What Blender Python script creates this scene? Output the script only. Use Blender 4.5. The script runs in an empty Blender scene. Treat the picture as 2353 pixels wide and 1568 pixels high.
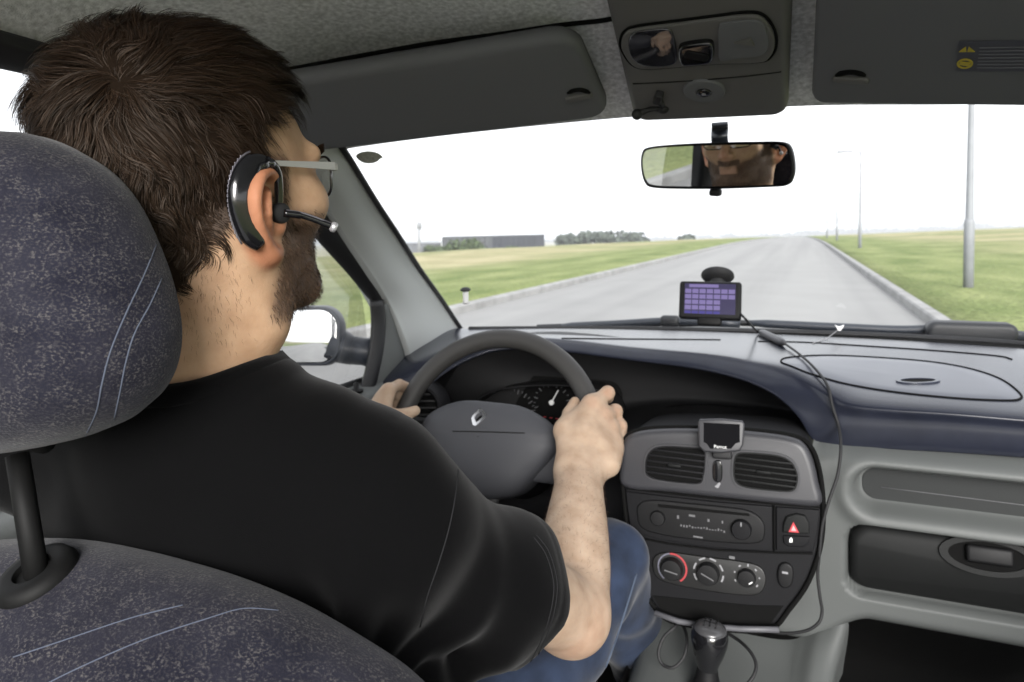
import bpy, bmesh, math, random
import numpy as np
from mathutils import Vector, Matrix, Euler
from mathutils.bvhtree import BVHTree
from mathutils.geometry import tessellate_polygon
R = math.radians
PI = math.pi
sc = bpy.context.scene
col = sc.collection
random.seed(4)
rng = np.random.default_rng(7)

# ------------------------------------------------------------------ camera
CAM_YAW, CAM_PITCH, CAM_ROLL = R(23.0), R(3.0), R(-1.0)
FPX = 683.0                      # focal length in pixels of a 1024 wide frame
CY = 267.6                       # row of the principal point
cam_d = bpy.data.cameras.new('camera')
cam = bpy.data.objects.new('camera', cam_d)
col.objects.link(cam)
M3 = Matrix.Rotation(CAM_YAW, 3, 'Z') @ Matrix.Rotation(PI/2 - CAM_PITCH, 3, 'X') @ Matrix.Rotation(CAM_ROLL, 3, 'Z')
cam.matrix_world = M3.to_4x4()
cam_d.sensor_width = 36.0
cam_d.lens = 36.0*FPX/1024
cam_d.shift_y = -(341-CY)/1024
cam_d.clip_start = 0.02
cam_d.clip_end = 6000
cam_d.dof.use_dof = True
cam_d.dof.focus_distance = 0.56
cam_d.dof.aperture_fstop = 11.0
sc.camera = cam

# ------------------------------------------------------------------ sky, sun, exposure
SUN_EL, SUN_AZ = 20.0, 155.0      # elevation, compass direction the light comes from (0 = ahead of the car, 90 = right)
w = bpy.data.worlds.new('World'); sc.world = w
w.use_nodes = True
wn, wl = w.node_tree.nodes, w.node_tree.links
wn.clear()
wo = wn.new('ShaderNodeOutputWorld'); bg = wn.new('ShaderNodeBackground')
sky = wn.new('ShaderNodeTexSky'); sky.sky_type = 'NISHITA'; sky.sun_disc = False
sky.sun_elevation = R(SUN_EL); sky.sun_rotation = R(SUN_AZ)
sky.air_density = 1.0; sky.dust_density = 3.0
hs = wn.new('ShaderNodeHueSaturation'); hs.inputs['Saturation'].default_value = 0.22
mixc = wn.new('ShaderNodeMix'); mixc.data_type = 'RGBA'; mixc.inputs[0].default_value = 0.7
# an even overcast cloud layer over the clear sky, with soft brighter and darker patches
tcw = wn.new('ShaderNodeTexCoord'); mpw = wn.new('ShaderNodeMapping'); mpw.inputs['Scale'].default_value = (2.0, 2.0, 6.0)
nzw = wn.new('ShaderNodeTexNoise'); nzw.inputs['Scale'].default_value = 1.6; nzw.inputs['Detail'].default_value = 5
crw = wn.new('ShaderNodeValToRGB')
crw.color_ramp.elements[0].position = 0.3; crw.color_ramp.elements[0].color = (5.4, 5.6, 6.0, 1)
crw.color_ramp.elements[1].position = 0.7; crw.color_ramp.elements[1].color = (6.6, 6.7, 6.8, 1)
wl.new(tcw.outputs['Generated'], mpw.inputs['Vector']); wl.new(mpw.outputs[0], nzw.inputs['Vector'])
wl.new(nzw.outputs['Fac'], crw.inputs['Fac'])
wl.new(sky.outputs[0], hs.inputs['Color']); wl.new(hs.outputs[0], mixc.inputs[6]); wl.new(crw.outputs[0], mixc.inputs[7])
wl.new(mixc.outputs[2], bg.inputs['Color'])
bg.inputs['Strength'].default_value = 0.15
wl.new(bg.outputs[0], wo.inputs['Surface'])
sd = bpy.data.lights.new('sun', 'SUN'); sun = bpy.data.objects.new('sun', sd); col.objects.link(sun)
sd.energy = 2.8; sd.angle = R(30); sd.color = (1.0, 0.975, 0.945)
_az, _el = R(SUN_AZ), R(SUN_EL)
sun.rotation_euler = (-Vector((math.sin(_az)*math.cos(_el), math.cos(_az)*math.cos(_el), math.sin(_el)))).to_track_quat('-Z', 'Y').to_euler()
sc.view_settings.view_transform = 'Standard'
sc.view_settings.look = 'None'
sc.view_settings.exposure = 1.25
sc.view_settings.gamma = 1.0
sc.cycles.max_bounces = 10
sc.cycles.transparent_max_bounces = 16

# ------------------------------------------------------------------ helpers
S = 1024/2353.0
def ray(u, v):
    """direction through a point of the photograph as studied (2353 wide)"""
    return M3 @ Vector(((u*S-512)/FPX, -(v*S-CY)/FPX, -1.0))
def W(u, v, Y=None, Z=None, X=None, d=None):
    r = ray(u, v)
    if Y is not None: return r*(Y/r.y)
    if Z is not None: return r*(Z/r.z)
    if X is not None: return r*(X/r.x)
    return r*d
def WP(u, v, p0, n):
    r = ray(u, v); return r*(Vector(p0).dot(n)/r.dot(n))
def pix(p):
    q = M3.transposed() @ Vector(p)
    return ((q.x/-q.z*FPX+512)/S, (CY - q.y/-q.z*FPX)/S)

def tag(o, label=None, cat=None, group=None, kind=None):
    if label: o['label'] = label
    if cat: o['category'] = cat
    if group: o['group'] = group
    if kind: o['kind'] = kind
    return o
def empty(name, loc):
    o = bpy.data.objects.new(name, None); o.location = loc; o.empty_display_size = 0.05
    col.objects.link(o); return o
def wmat(o):
    m = Matrix.LocRotScale(o.location, o.rotation_euler, o.scale)
    return (wmat(o.parent) @ o.matrix_parent_inverse @ m) if o.parent else m
def par(o, p):
    o.parent = p; o.matrix_parent_inverse = wmat(p).inverted(); return o
def mk(name, vf, mat, parent=None, smooth=True, sharp=None):
    vs, fs = vf[0], vf[1]
    me = bpy.data.meshes.new(name)
    me.from_pydata([tuple(v) for v in vs], [], [tuple(int(i) for i in f) for f in fs])
    me.materials.append(mat)
    me.validate()
    if smooth:
        me.shade_smooth()
        if sharp: me.set_sharp_from_angle(angle=R(sharp))
    o = bpy.data.objects.new(name, me); col.objects.link(o)
    if parent: par(o, parent)
    return o
def mk_np(name, V, F, mat, parent=None):
    """fast path: numpy verts and quads"""
    me = bpy.data.meshes.new(name)
    nv, nf = len(V), len(F); k = F.shape[1]
    me.vertices.add(nv); me.vertices.foreach_set('co', np.ascontiguousarray(V, np.float32).ravel())
    me.loops.add(nf*k); me.loops.foreach_set('vertex_index', np.ascontiguousarray(F, np.int32).ravel())
    me.polygons.add(nf); me.polygons.foreach_set('loop_start', np.arange(0, nf*k, k, dtype=np.int32))
    me.update(calc_edges=True)
    me.materials.append(mat); me.shade_smooth()
    o = bpy.data.objects.new(name, me); col.objects.link(o)
    if parent: par(o, parent)
    return o

class MB:
    """collects shapes into one mesh"""
    def __init__(s): s.v = []; s.f = []
    def add(s, vf):
        n = len(s.v); s.v += [Vector(q) for q in vf[0]]; s.f += [[i+n for i in f] for f in vf[1]]; return s
    def get(s): return s.v, s.f
    def build(s, name, mat, parent=None, smooth=True, sharp=35): return mk(name, (s.v, s.f), mat, parent, smooth, sharp)

def cr(p, t, closed=False):
    """Catmull-Rom through points"""
    n = len(p); i = int(math.floor(t)); f = t-i
    if closed: g = lambda k: p[k % n]
    else:
        i = min(max(i, 0), n-2); f = t-i
        def g(k):
            if k < 0: return p[0]*2-p[1]
            if k >= n: return p[n-1]*2-p[n-2]
            return p[k]
    a, b, c, d = g(i-1), g(i), g(i+1), g(i+2)
    return (b*2 + (c-a)*f + (a*2-b*5+c*4-d)*f*f + (b*3-a-c*3+d)*f*f*f)*0.5
def spline(pts, n=8, closed=False):
    p = [Vector(q) for q in pts]; m = len(p) if closed else len(p)-1
    out = [cr(p, i/n, closed) for i in range(m*n)]
    if not closed: out.append(p[-1].copy())
    return out
def loft(rows, nu=8, nv=8):
    """smooth surface through a grid of points (rows of equal length)"""
    R1 = [spline(r, nu) for r in rows]
    cols = [spline([R1[i][j] for i in range(len(R1))], nv) for j in range(len(R1[0]))]
    nr, nc = len(cols[0]), len(cols)
    vs = [cols[j][i] for i in range(nr) for j in range(nc)]
    fs = [(i*nc+j, i*nc+j+1, (i+1)*nc+j+1, (i+1)*nc+j) for i in range(nr-1) for j in range(nc-1)]
    return vs, fs
def thick(vf, t):
    """give a sheet thickness t along its normals"""
    bm = bmesh.new(); vs = [bm.verts.new(v) for v in vf[0]]
    for f in vf[1]: bm.faces.new([vs[i] for i in f])
    bm.normal_update(); bmesh.ops.solidify(bm, geom=bm.faces[:], thickness=t)
    return bmout(bm)
def bmout(bm):
    bm.verts.index_update()
    r = [v.co.copy() for v in bm.verts], [[v.index for v in f.verts] for f in bm.faces]
    bm.free(); return r
def frame(x, y, z, loc=(0, 0, 0)):
    m = Matrix.Identity(4)
    for i, a in enumerate((x, y, z)):
        for j in range(3): m[j][i] = a[j]
    m.translation = Vector(loc); return m
def xf(vf, m): return [m @ Vector(v) for v in vf[0]], vf[1]
def tube(pts, r, n=10, cap=True, closed=False):
    p = [Vector(q) for q in pts]; N = len(p); rr = r if hasattr(r, '__len__') else [r]*N
    vs, fs = [], []; up = None
    for i in range(N):
        if closed: t = (p[(i+1) % N]-p[i-1]).normalized()
        else: t = (p[min(i+1, N-1)]-p[max(i-1, 0)]).normalized()
        if up is None:
            up = Vector((0, 0, 1)) if abs(t.z) < .9 else Vector((1, 0, 0))
        s = t.cross(up).normalized(); up = s.cross(t).normalized()
        for k in range(n):
            a = 2*PI*k/n; vs.append(p[i]+(s*math.cos(a)+up*math.sin(a))*rr[i])
    for i in range(N if closed else N-1):
        for k in range(n):
            a, b = i*n+k, i*n+(k+1) % n; j = ((i+1) % N)*n
            fs.append((a, b, j+(k+1) % n, j+k))
    if cap and not closed:
        fs.append(list(range(n))[::-1]); fs.append([(N-1)*n+k for k in range(n)])
    return vs, fs
def ribbon(pts, nrm, wd):
    """thin raised strip (rectangular bar) along pts, width wd, height wd*.5, lying on surface normals"""
    return tube(pts, wd*.5, 6)
def box(sx, sy, sz, bev=0.0, seg=3, m=None):
    bm = bmesh.new(); bmesh.ops.create_cube(bm, size=1.0, matrix=Matrix.Diagonal((sx, sy, sz, 1)))
    if bev: bmesh.ops.bevel(bm, geom=bm.edges[:], offset=bev, segments=seg, profile=.5, affect='EDGES')
    if m is not None: bmesh.ops.transform(bm, matrix=m, verts=bm.verts[:])
    return bmout(bm)
def lathe(prof, n=32, m=None):
    """profile [(r, z)], around z"""
    vs, fs = [], []; N = len(prof)
    for r, z in prof:
        for k in range(n):
            a = 2*PI*k/n; vs.append(Vector((r*math.cos(a), r*math.sin(a), z)))
    for i in range(N-1):
        for k in range(n): fs.append((i*n+k, i*n+(k+1) % n, (i+1)*n+(k+1) % n, (i+1)*n+k))
    if prof[0][0] > 1e-6: fs.append(list(range(n))[::-1])
    if prof[-1][0] > 1e-6: fs.append([(N-1)*n+k for k in range(n)])
    return xf((vs, fs), m) if m is not None else (vs, fs)
def rrect(hx, hy, r, n=8):
    out = []
    for cx, cy, a0 in ((hx-r, hy-r, 0), (-hx+r, hy-r, 90), (-hx+r, -hy+r, 180), (hx-r, -hy+r, 270)):
        for k in range(n+1):
            a = R(a0+90*k/n); out.append((cx+r*math.cos(a), cy+r*math.sin(a)))
    return out
def slab(outl, h, bev=0.0, m=None, seg=4):
    """flat outline (x, y) standing h up along z, rounded upper edge"""
    n = len(outl); c = [Vector((x, y, 0)) for x, y in outl]
    def inset(d):
        o = []
        for i in range(n):
            a, b, e = c[i-1], c[i], c[(i+1) % n]
            t = (e-a); t.normalize(); o.append(b + Vector((-t.y, t.x, 0))*d)
        return o
    rings = [[q.copy() for q in c]]
    if bev:
        for k in range(seg+1):
            a = PI/2*k/seg
            rings.append([q+Vector((0, 0, h-bev+bev*math.sin(a))) for q in inset(bev*(1-math.cos(a)))])
    else: rings.append([q+Vector((0, 0, h)) for q in c])
    vs = [q for r in rings for q in r]; fs = []
    for i in range(len(rings)-1):
        for k in range(n): fs.append((i*n+k, i*n+(k+1) % n, (i+1)*n+(k+1) % n, (i+1)*n+k))
    fs.append([(len(rings)-1)*n+k for k in range(n)]); fs.append(list(range(n))[::-1])
    return xf((vs, fs), m) if m is not None else (vs, fs)
def ringplate(outer, inner, h, m=None):
    """flat ring between two outlines of the same count, height h"""
    n = len(outer); vs = [Vector((x, y, z)) for z in (0, h) for x, y in outer] + [Vector((x, y, z)) for z in (0, h) for x, y in inner]
    fs = []
    for k in range(n):
        j = (k+1) % n
        fs += [(k, j, n+j, n+k), (2*n+j, 2*n+k, 3*n+k, 3*n+j), (n+k, n+j, 3*n+j, 3*n+k), (k, 2*n+k, 2*n+j, j)]
    return xf((vs, fs), m) if m is not None else (vs, fs)
def bvh(o): return BVHTree.FromPolygons([v.co for v in o.data.vertices], [tuple(p.vertices) for p in o.data.polygons])
def hit(tree, u, v, off=0.0):
    r = ray(u, v).normalized(); h = tree.ray_cast(Vector((0, 0, 0)), r)
    if h[0] is None: return None
    n = h[1] if h[1].dot(r) < 0 else -h[1]
    return h[0]+n*off, n
def text_mesh(name, s, size, m, mat, parent, depth=0.0004, bold=0.0):
    cu = bpy.data.curves.new(name, 'FONT'); cu.body = s; cu.size = size; cu.align_x = 'CENTER'; cu.align_y = 'CENTER'
    cu.extrude = depth; cu.offset = bold; cu.resolution_u = 3
    ob = bpy.data.objects.new(name+'_curve', cu); col.objects.link(ob)
    dg = bpy.context.evaluated_depsgraph_get(); me = bpy.data.meshes.new_from_object(ob.evaluated_get(dg))
    bpy.data.objects.remove(ob); me.name = name; me.transform(m); me.materials.clear(); me.materials.append(mat)
    o = bpy.data.objects.new(name, me); col.objects.link(o)
    if parent: par(o, parent)
    return o

# ------------------------------------------------------------------ materials
def lk(nt, a, b): nt.links.new(a, b)
def mat(name, c, rough=.6, metal=0, bump=0, bscale=300, var=0, vscale=20, spec=.5, sheen=0, coat=0, sss=0, emit=None, bdist=.001):
    m = bpy.data.materials.new(name); m.use_nodes = True; nt = m.node_tree; b = nt.nodes['Principled BSDF']
    b.inputs['Base Color'].default_value = (*c, 1); b.inputs['Roughness'].default_value = rough
    b.inputs['Metallic'].default_value = metal; b.inputs['Specular IOR Level'].default_value = spec
    b.inputs['Sheen Weight'].default_value = sheen; b.inputs['Coat Weight'].default_value = coat
    if sheen: b.inputs['Sheen Roughness'].default_value = .4
    if sss:
        b.inputs['Subsurface Weight'].default_value = sss; b.inputs['Subsurface Radius'].default_value = (.01, .004, .002)
        b.inputs['Subsurface Scale'].default_value = .4
    if emit: b.inputs['Emission Color'].default_value = (*emit[:3], 1); b.inputs['Emission Strength'].default_value = emit[3]
    tc = nt.nodes.new('ShaderNodeTexCoord')
    if var:
        nz = nt.nodes.new('ShaderNodeTexNoise'); nz.inputs['Scale'].default_value = vscale; nz.inputs['Detail'].default_value = 6
        lk(nt, tc.outputs['Object'], nz.inputs['Vector'])
        r = nt.nodes.new('ShaderNodeValToRGB')
        r.color_ramp.elements[0].position = .3; r.color_ramp.elements[0].color = (*[x*(1-var) for x in c], 1)
        r.color_ramp.elements[1].position = .7; r.color_ramp.elements[1].color = (*[min(1, x*(1+var)) for x in c], 1)
        lk(nt, nz.outputs['Fac'], r.inputs['Fac']); lk(nt, r.outputs[0], b.inputs['Base Color'])
    if bump:
        n2 = nt.nodes.new('ShaderNodeTexNoise'); n2.inputs['Scale'].default_value = bscale; n2.inputs['Detail'].default_value = 3
        lk(nt, tc.outputs['Object'], n2.inputs['Vector'])
        bp = nt.nodes.new('ShaderNodeBump'); bp.inputs['Strength'].default_value = bump; bp.inputs['Distance'].default_value = bdist
        lk(nt, n2.outputs['Fac'], bp.inputs['Height']); lk(nt, bp.outputs[0], b.inputs['Normal'])
    return m
def glass_mat(name, refl=.04, tint=(1, 1, 1), k=.35):
    m = bpy.data.materials.new(name); m.use_nodes = True; nt = m.node_tree; nt.nodes.clear()
    o = nt.nodes.new('ShaderNodeOutputMaterial'); t = nt.nodes.new('ShaderNodeBsdfTransparent'); g = nt.nodes.new('ShaderNodeBsdfGlossy')
    t.inputs['Color'].default_value = (*tint, 1); g.inputs['Roughness'].default_value = 0.0
    f = nt.nodes.new('ShaderNodeLayerWeight'); f.inputs['Blend'].default_value = 0.25
    mm = nt.nodes.new('ShaderNodeMath'); mm.operation = 'MULTIPLY_ADD'; mm.inputs[1].default_value = k; mm.inputs[2].default_value = refl
    mx = nt.nodes.new('ShaderNodeMixShader')
    lk(nt, f.outputs['Fresnel'], mm.inputs[0]); lk(nt, mm.outputs[0], mx.inputs[0]); lk(nt, t.outputs[0], mx.inputs[1]); lk(nt, g.outputs[0], mx.inputs[2])
    lk(nt, mx.outputs[0], o.inputs['Surface']); return m
def fabric_seat():
    """blue-black moquette speckled with beige flecks"""
    m = bpy.data.materials.new('seat_fabric'); m.use_nodes = True; nt = m.node_tree; b = nt.nodes['Principled BSDF']
    tc = nt.nodes.new('ShaderNodeTexCoord'); mp = nt.nodes.new('ShaderNodeMapping'); mp.inputs['Scale'].default_value = (.75, 1, 1.25)
    lk(nt, tc.outputs['Object'], mp.inputs['Vector'])
    def noise(s, d, ro=.5):
        n = nt.nodes.new('ShaderNodeTexNoise'); n.inputs['Scale'].default_value = s; n.inputs['Detail'].default_value = d
        n.inputs['Roughness'].default_value = ro; lk(nt, mp.outputs[0], n.inputs['Vector']); return n
    def ramp(src, stops):
        r = nt.nodes.new('ShaderNodeValToRGB'); e = r.color_ramp.elements
        e[0].position, e[0].color = stops[0]; e[1].position, e[1].color = stops[1]
        lk(nt, src, r.inputs['Fac']); return r
    big = ramp(noise(26, 3).outputs['Fac'], [(.35, (.007, .007, .013, 1)), (.7, (.015, .015, .023, 1))])
    fl = ramp(noise(600, 3, .65).outputs['Fac'], [(.5, (0, 0, 0, 1)), (.66, (1, 1, 1, 1))])
    patch = ramp(noise(90, 2).outputs['Fac'], [(.36, (.25, .25, .25, 1)), (.62, (1, 1, 1, 1))])
    mul = nt.nodes.new('ShaderNodeMath'); mul.operation = 'MULTIPLY'; lk(nt, fl.outputs[0], mul.inputs[0]); lk(nt, patch.outputs[0], mul.inputs[1])
    mx = nt.nodes.new('ShaderNodeMix'); mx.data_type = 'RGBA'; lk(nt, mul.outputs[0], mx.inputs[0]); lk(nt, big.outputs[0], mx.inputs[6])
    mx.inputs[7].default_value = (.066, .062, .062, 1)
    lk(nt, mx.outputs[2], b.inputs['Base Color']); b.inputs['Roughness'].default_value = .95
    b.inputs['Sheen Weight'].default_value = .10; b.inputs['Sheen Roughness'].default_value = .4; b.inputs['Specular IOR Level'].default_value = .15
    bp = nt.nodes.new('ShaderNodeBump'); bp.inputs['Strength'].default_value = .5; bp.inputs['Distance'].default_value = .0012
    lk(nt, noise(600, 2).outputs['Fac'], bp.inputs['Height']); lk(nt, bp.outputs[0], b.inputs['Normal'])
    return m
M = {}
M['pad'] = mat('dark_blue_soft_plastic', (.014, .016, .025), .26, bump=.05, bscale=900, spec=.34, bdist=.0002, var=.12, vscale=30)
M['grey'] = mat('grey_plastic', (.078, .083, .081), .6, bump=.25, bscale=900, bdist=.0005)
M['greydark'] = mat('dark_grey_plastic', (.009, .0095, .0095), .6, spec=.16, bump=.25, bscale=900, bdist=.0005)
M['lid'] = mat('grey_blue_plastic', (.030, .034, .050), .28, bump=.06, bscale=900, bdist=.0002, spec=.4)
M['char'] = mat('charcoal_plastic', (.008, .008, .009), .62, spec=.13, bump=.2, bscale=900, bdist=.0005)
M['black'] = mat('black_plastic', (.006, .006, .0065), .55, spec=.22, bump=.1, bscale=900, bdist=.0005)
M['gloss'] = mat('gloss_black', (.006, .006, .007), .15, coat=.3)
M['rubber'] = mat('black_rubber', (.008, .008, .009), .7)
M['void'] = mat('dark_recess', (.004, .004, .004), .9, spec=.1)
M['wheel'] = mat('steering_wheel_grey', (.032, .031, .030), .55, spec=.3, bump=.35, bscale=1200, bdist=.0004)
M['hub'] = mat('airbag_grey', (.036, .037, .042), .6, spec=.3, bump=.3, bscale=1200, bdist=.0004)
M['pillar'] = mat('pillar_trim_grey', (.34, .355, .35), .55, bump=.3, bscale=1200, bdist=.0005)
M['roof'] = mat('roof_lining_felt', (.63, .63, .64), .95, bump=.8, bscale=520, var=.28, vscale=160, spec=.1, bdist=.0015)
M['visor'] = mat('visor_vinyl', (.115, .117, .123), .75, bump=.3, bscale=1500, bdist=.0004, spec=.3)
M['console'] = mat('console_plastic', (.105, .102, .098), .55, spec=.3, bump=.2, bscale=1200, bdist=.0004)
M['chrome'] = mat('chrome', (.85, .85, .86), .12, metal=1)
M['silver'] = mat('silver_plastic', (.5, .5, .52), .3, metal=.6)
M['mirror'] = mat('mirror_silver', (.9, .91, .91), .0, metal=1)
M['white'] = mat('white_print', (.75, .75, .75), .6)
M['dimwhite'] = mat('pale_print', (.21, .21, .22), .6)
M['red'] = mat('red_print', (.42, .03, .04), .5)
M['blue'] = mat('blue_print', (.06, .08, .22), .5)
M['glass'] = glass_mat('windscreen_glass', .003, k=.05)
M['sideglass'] = glass_mat('side_glass')
M['seat'] = fabric_seat()
M['stripe'] = mat('seat_stripe_thread', (.055, .065, .092), .95)
M['carpet'] = mat('black_carpet', (.008, .008, .008), .98, bump=.6, bscale=500, spec=.1)
M['bodypaint'] = mat('white_car_paint', (.7, .7, .7), .3, coat=.4)
# ------------------------------------------------------------------ the land outside
GZ = -1.2
HAZE = .00055
def grass_mat():
    m = bpy.data.materials.new('field_grass'); m.use_nodes = True; nt = m.node_tree; b = nt.nodes['Principled BSDF']
    g = nt.nodes.new('ShaderNodeNewGeometry')
    def noise(scale, det, vec=(1, 1, 1)):
        mp = nt.nodes.new('ShaderNodeMapping'); mp.inputs['Scale'].default_value = vec; lk(nt, g.outputs['Position'], mp.inputs['Vector'])
        n = nt.nodes.new('ShaderNodeTexNoise'); n.inputs['Scale'].default_value = scale; n.inputs['Detail'].default_value = det
        lk(nt, mp.outputs[0], n.inputs['Vector']); return n.outputs['Fac']
    def ramp(src, a, ca, c, cc):
        r = nt.nodes.new('ShaderNodeValToRGB'); e = r.color_ramp.elements
        e[0].position, e[0].color = a, (*ca, 1); e[1].position, e[1].color = c, (*cc, 1); lk(nt, src, r.inputs['Fac']); return r.outputs[0]
    def mix(f, a, c):
        x = nt.nodes.new('ShaderNodeMix'); x.data_type = 'RGBA'
        lk(nt, f, x.inputs[0]); lk(nt, a, x.inputs[6]); lk(nt, c, x.inputs[7]); return x.outputs[2]
    lush = ramp(noise(.9, 5, (1, .35, 1)), .35, (.145, .185, .07), .68, (.265, .295, .135))
    straw = ramp(noise(.5, 6, (.6, 1, 1)), .3, (.28, .265, .15), .7, (.46, .41, .27))
    sx = nt.nodes.new('ShaderNodeSeparateXYZ'); lk(nt, g.outputs['Position'], sx.inputs[0])
    # mown verges stay green, the unmown field further off is straw coloured in patches
    ab = nt.nodes.new('ShaderNodeMath'); ab.operation = 'ADD'; ab.inputs[1].default_value = 1.6; lk(nt, sx.outputs[0], ab.inputs[0])
    a2 = nt.nodes.new('ShaderNodeMath'); a2.operation = 'ABSOLUTE'; lk(nt, ab.outputs[0], a2.inputs[0])
    mr = nt.nodes.new('ShaderNodeMapRange'); mr.inputs[1].default_value = 6.5; mr.inputs[2].default_value = 11; lk(nt, a2.outputs[0], mr.inputs[0])
    pm = ramp(noise(.09, 4), .40, (.25, .25, .25), .56, (1, 1, 1))
    ml = nt.nodes.new('ShaderNodeMath'); ml.operation = 'MULTIPLY'; lk(nt, mr.outputs[0], ml.inputs[0]); lk(nt, pm, ml.inputs[1])
    c = mix(ml.outputs[0], lush, straw)
    fine = ramp(noise(14, 3), .3, (.72, .72, .7), .75, (1.2, 1.2, 1.15))
    x = nt.nodes.new('ShaderNodeMix'); x.data_type = 'RGBA'; x.blend_type = 'MULTIPLY'; x.inputs[0].default_value = 1
    lk(nt, c, x.inputs[6]); lk(nt, fine, x.inputs[7]); lk(nt, x.outputs[2], b.inputs['Base Color'])
    b.inputs['Roughness'].default_value = .95; b.inputs['Specular IOR Level'].default_value = .1
    bp = nt.nodes.new('ShaderNodeBump'); bp.inputs['Strength'].default_value = 1; bp.inputs['Distance'].default_value = .12
    lk(nt, noise(9, 5), bp.inputs['Height']); lk(nt, bp.outputs[0], b.inputs['Normal'])
    return m
M['field'] = grass_mat()
M['road'] = mat('worn_pale_asphalt', (.25, .25, .247), .9, bump=.4, bscale=60, var=.04, vscale=.9, bdist=.003, spec=.2)
_nt = M['road'].node_tree; _b = _nt.nodes['Principled BSDF']; _l = _b.inputs['Base Color'].links[0]; _src = _l.from_socket
_g = _nt.nodes.new('ShaderNodeNewGeometry'); _mp = _nt.nodes.new('ShaderNodeMapping'); _mp.inputs['Scale'].default_value = (1.5, .035, 1); lk(_nt, _g.outputs['Position'], _mp.inputs['Vector'])
_n = _nt.nodes.new('ShaderNodeTexNoise'); _n.inputs['Scale'].default_value = 1.0; _n.inputs['Detail'].default_value = 5; lk(_nt, _mp.outputs[0], _n.inputs['Vector'])
_r = _nt.nodes.new('ShaderNodeValToRGB'); _r.color_ramp.elements[0].position = .32; _r.color_ramp.elements[0].color = (.90, .90, .90, 1); _r.color_ramp.elements[1].position = .62; _r.color_ramp.elements[1].color = (1.06, 1.06, 1.05, 1); lk(_nt, _n.outputs['Fac'], _r.inputs['Fac'])
_x = _nt.nodes.new('ShaderNodeMix'); _x.data_type = 'RGBA'; _x.blend_type = 'MULTIPLY'; _x.inputs[0].default_value = 1; lk(_nt, _src, _x.inputs[6]); lk(_nt, _r.outputs[0], _x.inputs[7]); lk(_nt, _x.outputs[2], _b.inputs['Base Color'])
M['kerbm'] = mat('concrete_kerb', (.24, .24, .235), .85, var=.2, vscale=3, bump=.3, bscale=40, bdist=.003)
M['post'] = mat('galvanised_steel', (.20, .21, .225), .6, metal=.0, var=.1, vscale=4)
M['clad'] = mat('dark_blue_cladding', (.03, .034, .046), .6, var=.12, vscale=.2)
M['clad2'] = mat('grey_cladding', (.075, .08, .09), .6, var=.1, vscale=.2)
M['leaf'] = mat('leaf_green', (.05, .072, .03), .8, var=.45, vscale=1.3)
M['leaffar'] = mat('far_leaf_green', (.055, .07, .055), .85, var=.4, vscale=.08)
M['bark'] = mat('bark', (.06, .05, .04), .9)

RX0, RX1 = -4.66, 1.42            # road edges
def smooth(a, b, x):
    t = min(max((x-a)/(b-a), 0), 1); return t*t*(3-2*t)
def crest(y):
    q = max(0, y-45); return -.0127*q*q/(q+40)
def land(x, y):
    z = GZ + crest(y)
    if RX0-.16 < x < RX1+.16: return z-.02
    z += .10
    if x > RX1:
        d = min(x-RX1, 280); z += .08*smooth(.3, 5, d) + .03*max(0, d-5)
    else:
        d = min(RX0-x, 280); q = max(0, d-6); z += -.12*smooth(1, 9, d) - .0433*q*q/(q+14)
    far = smooth(4, 16, abs(x+1.6))
    z += (.06*math.sin(x*.31+y*.17) + .05*math.sin(x*.9-y*.4))*far
    return z
def axis(a, dense, far, n):
    out = list(dense); k = 1
    lo, hi = dense[0], dense[-1]
    for i in range(1, n+1):
        t = (i/n)**3; out.append(hi+(far-hi)*t); out.insert(0, lo-(far-abs(lo))*t)
    return sorted(set(round(q, 3) for q in out))
xs = axis(0, [RX0-12, RX0-8, RX0-5, RX0-3, RX0-1.6, RX0-.8, RX0-.18, RX0-.15, RX0+.02, -1.6, RX1-.02, RX1+.15, RX1+.18, RX1+.8, RX1+1.6, RX1+3, RX1+5, RX1+8, RX1+12], 3500, 46)
ys = axis(0, [i*2.0 for i in range(-12, 70)], 3500, 40)
vs = [(x, y, land(x, y)) for y in ys for x in xs]
nx = len(xs)
fs = [(i*nx+j, i*nx+j+1, (i+1)*nx+j+1, (i+1)*nx+j) for i in range(len(ys)-1) for j in range(nx-1)]
o = mk('field', (vs, fs), M['field']); tag(o, kind='structure', label='rough grass field on both sides of the road', cat='field')

def strip(name, prof, m, ya=-160, yb=460, step=2.0, jitter=0):
    """a cross-section swept along the road, following its crest"""
    n = int((yb-ya)/step); vs, fs = [], []; k = len(prof)
    for i in range(n+1):
        y = ya+i*step; vs += [(x, y, GZ+crest(y)+z) for x, z in prof]
    for i in range(n):
        for j in range(k-1): fs.append((i*k+j, i*k+j+1, (i+1)*k+j+1, (i+1)*k+j))
    return mk(name, (vs, fs), m, None, True, 30)
def lerp(a, b, t): return a+(b-a)*t
rp = [(lerp(RX0, RX1, t/12), .03*(1-(2*t/12-1)**2)) for t in range(13)]
tag(strip('road', rp, M['road']), kind='structure', label='pale empty asphalt road running straight to the horizon', cat='road')
for nm, x0, sg in (('kerb', RX0, -1), ('kerb', RX1, 1)):
    o = strip(nm, [(x0, -.05), (x0, .10), (x0+sg*.02, .12), (x0+sg*.14, .125), (x0+sg*.16, .06)], M['kerbm'])
    tag(o, kind='structure', cat='kerb', label='concrete kerb along the left edge of the road' if sg < 0 else 'concrete kerb along the right edge of the road below the lamp posts')

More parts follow.
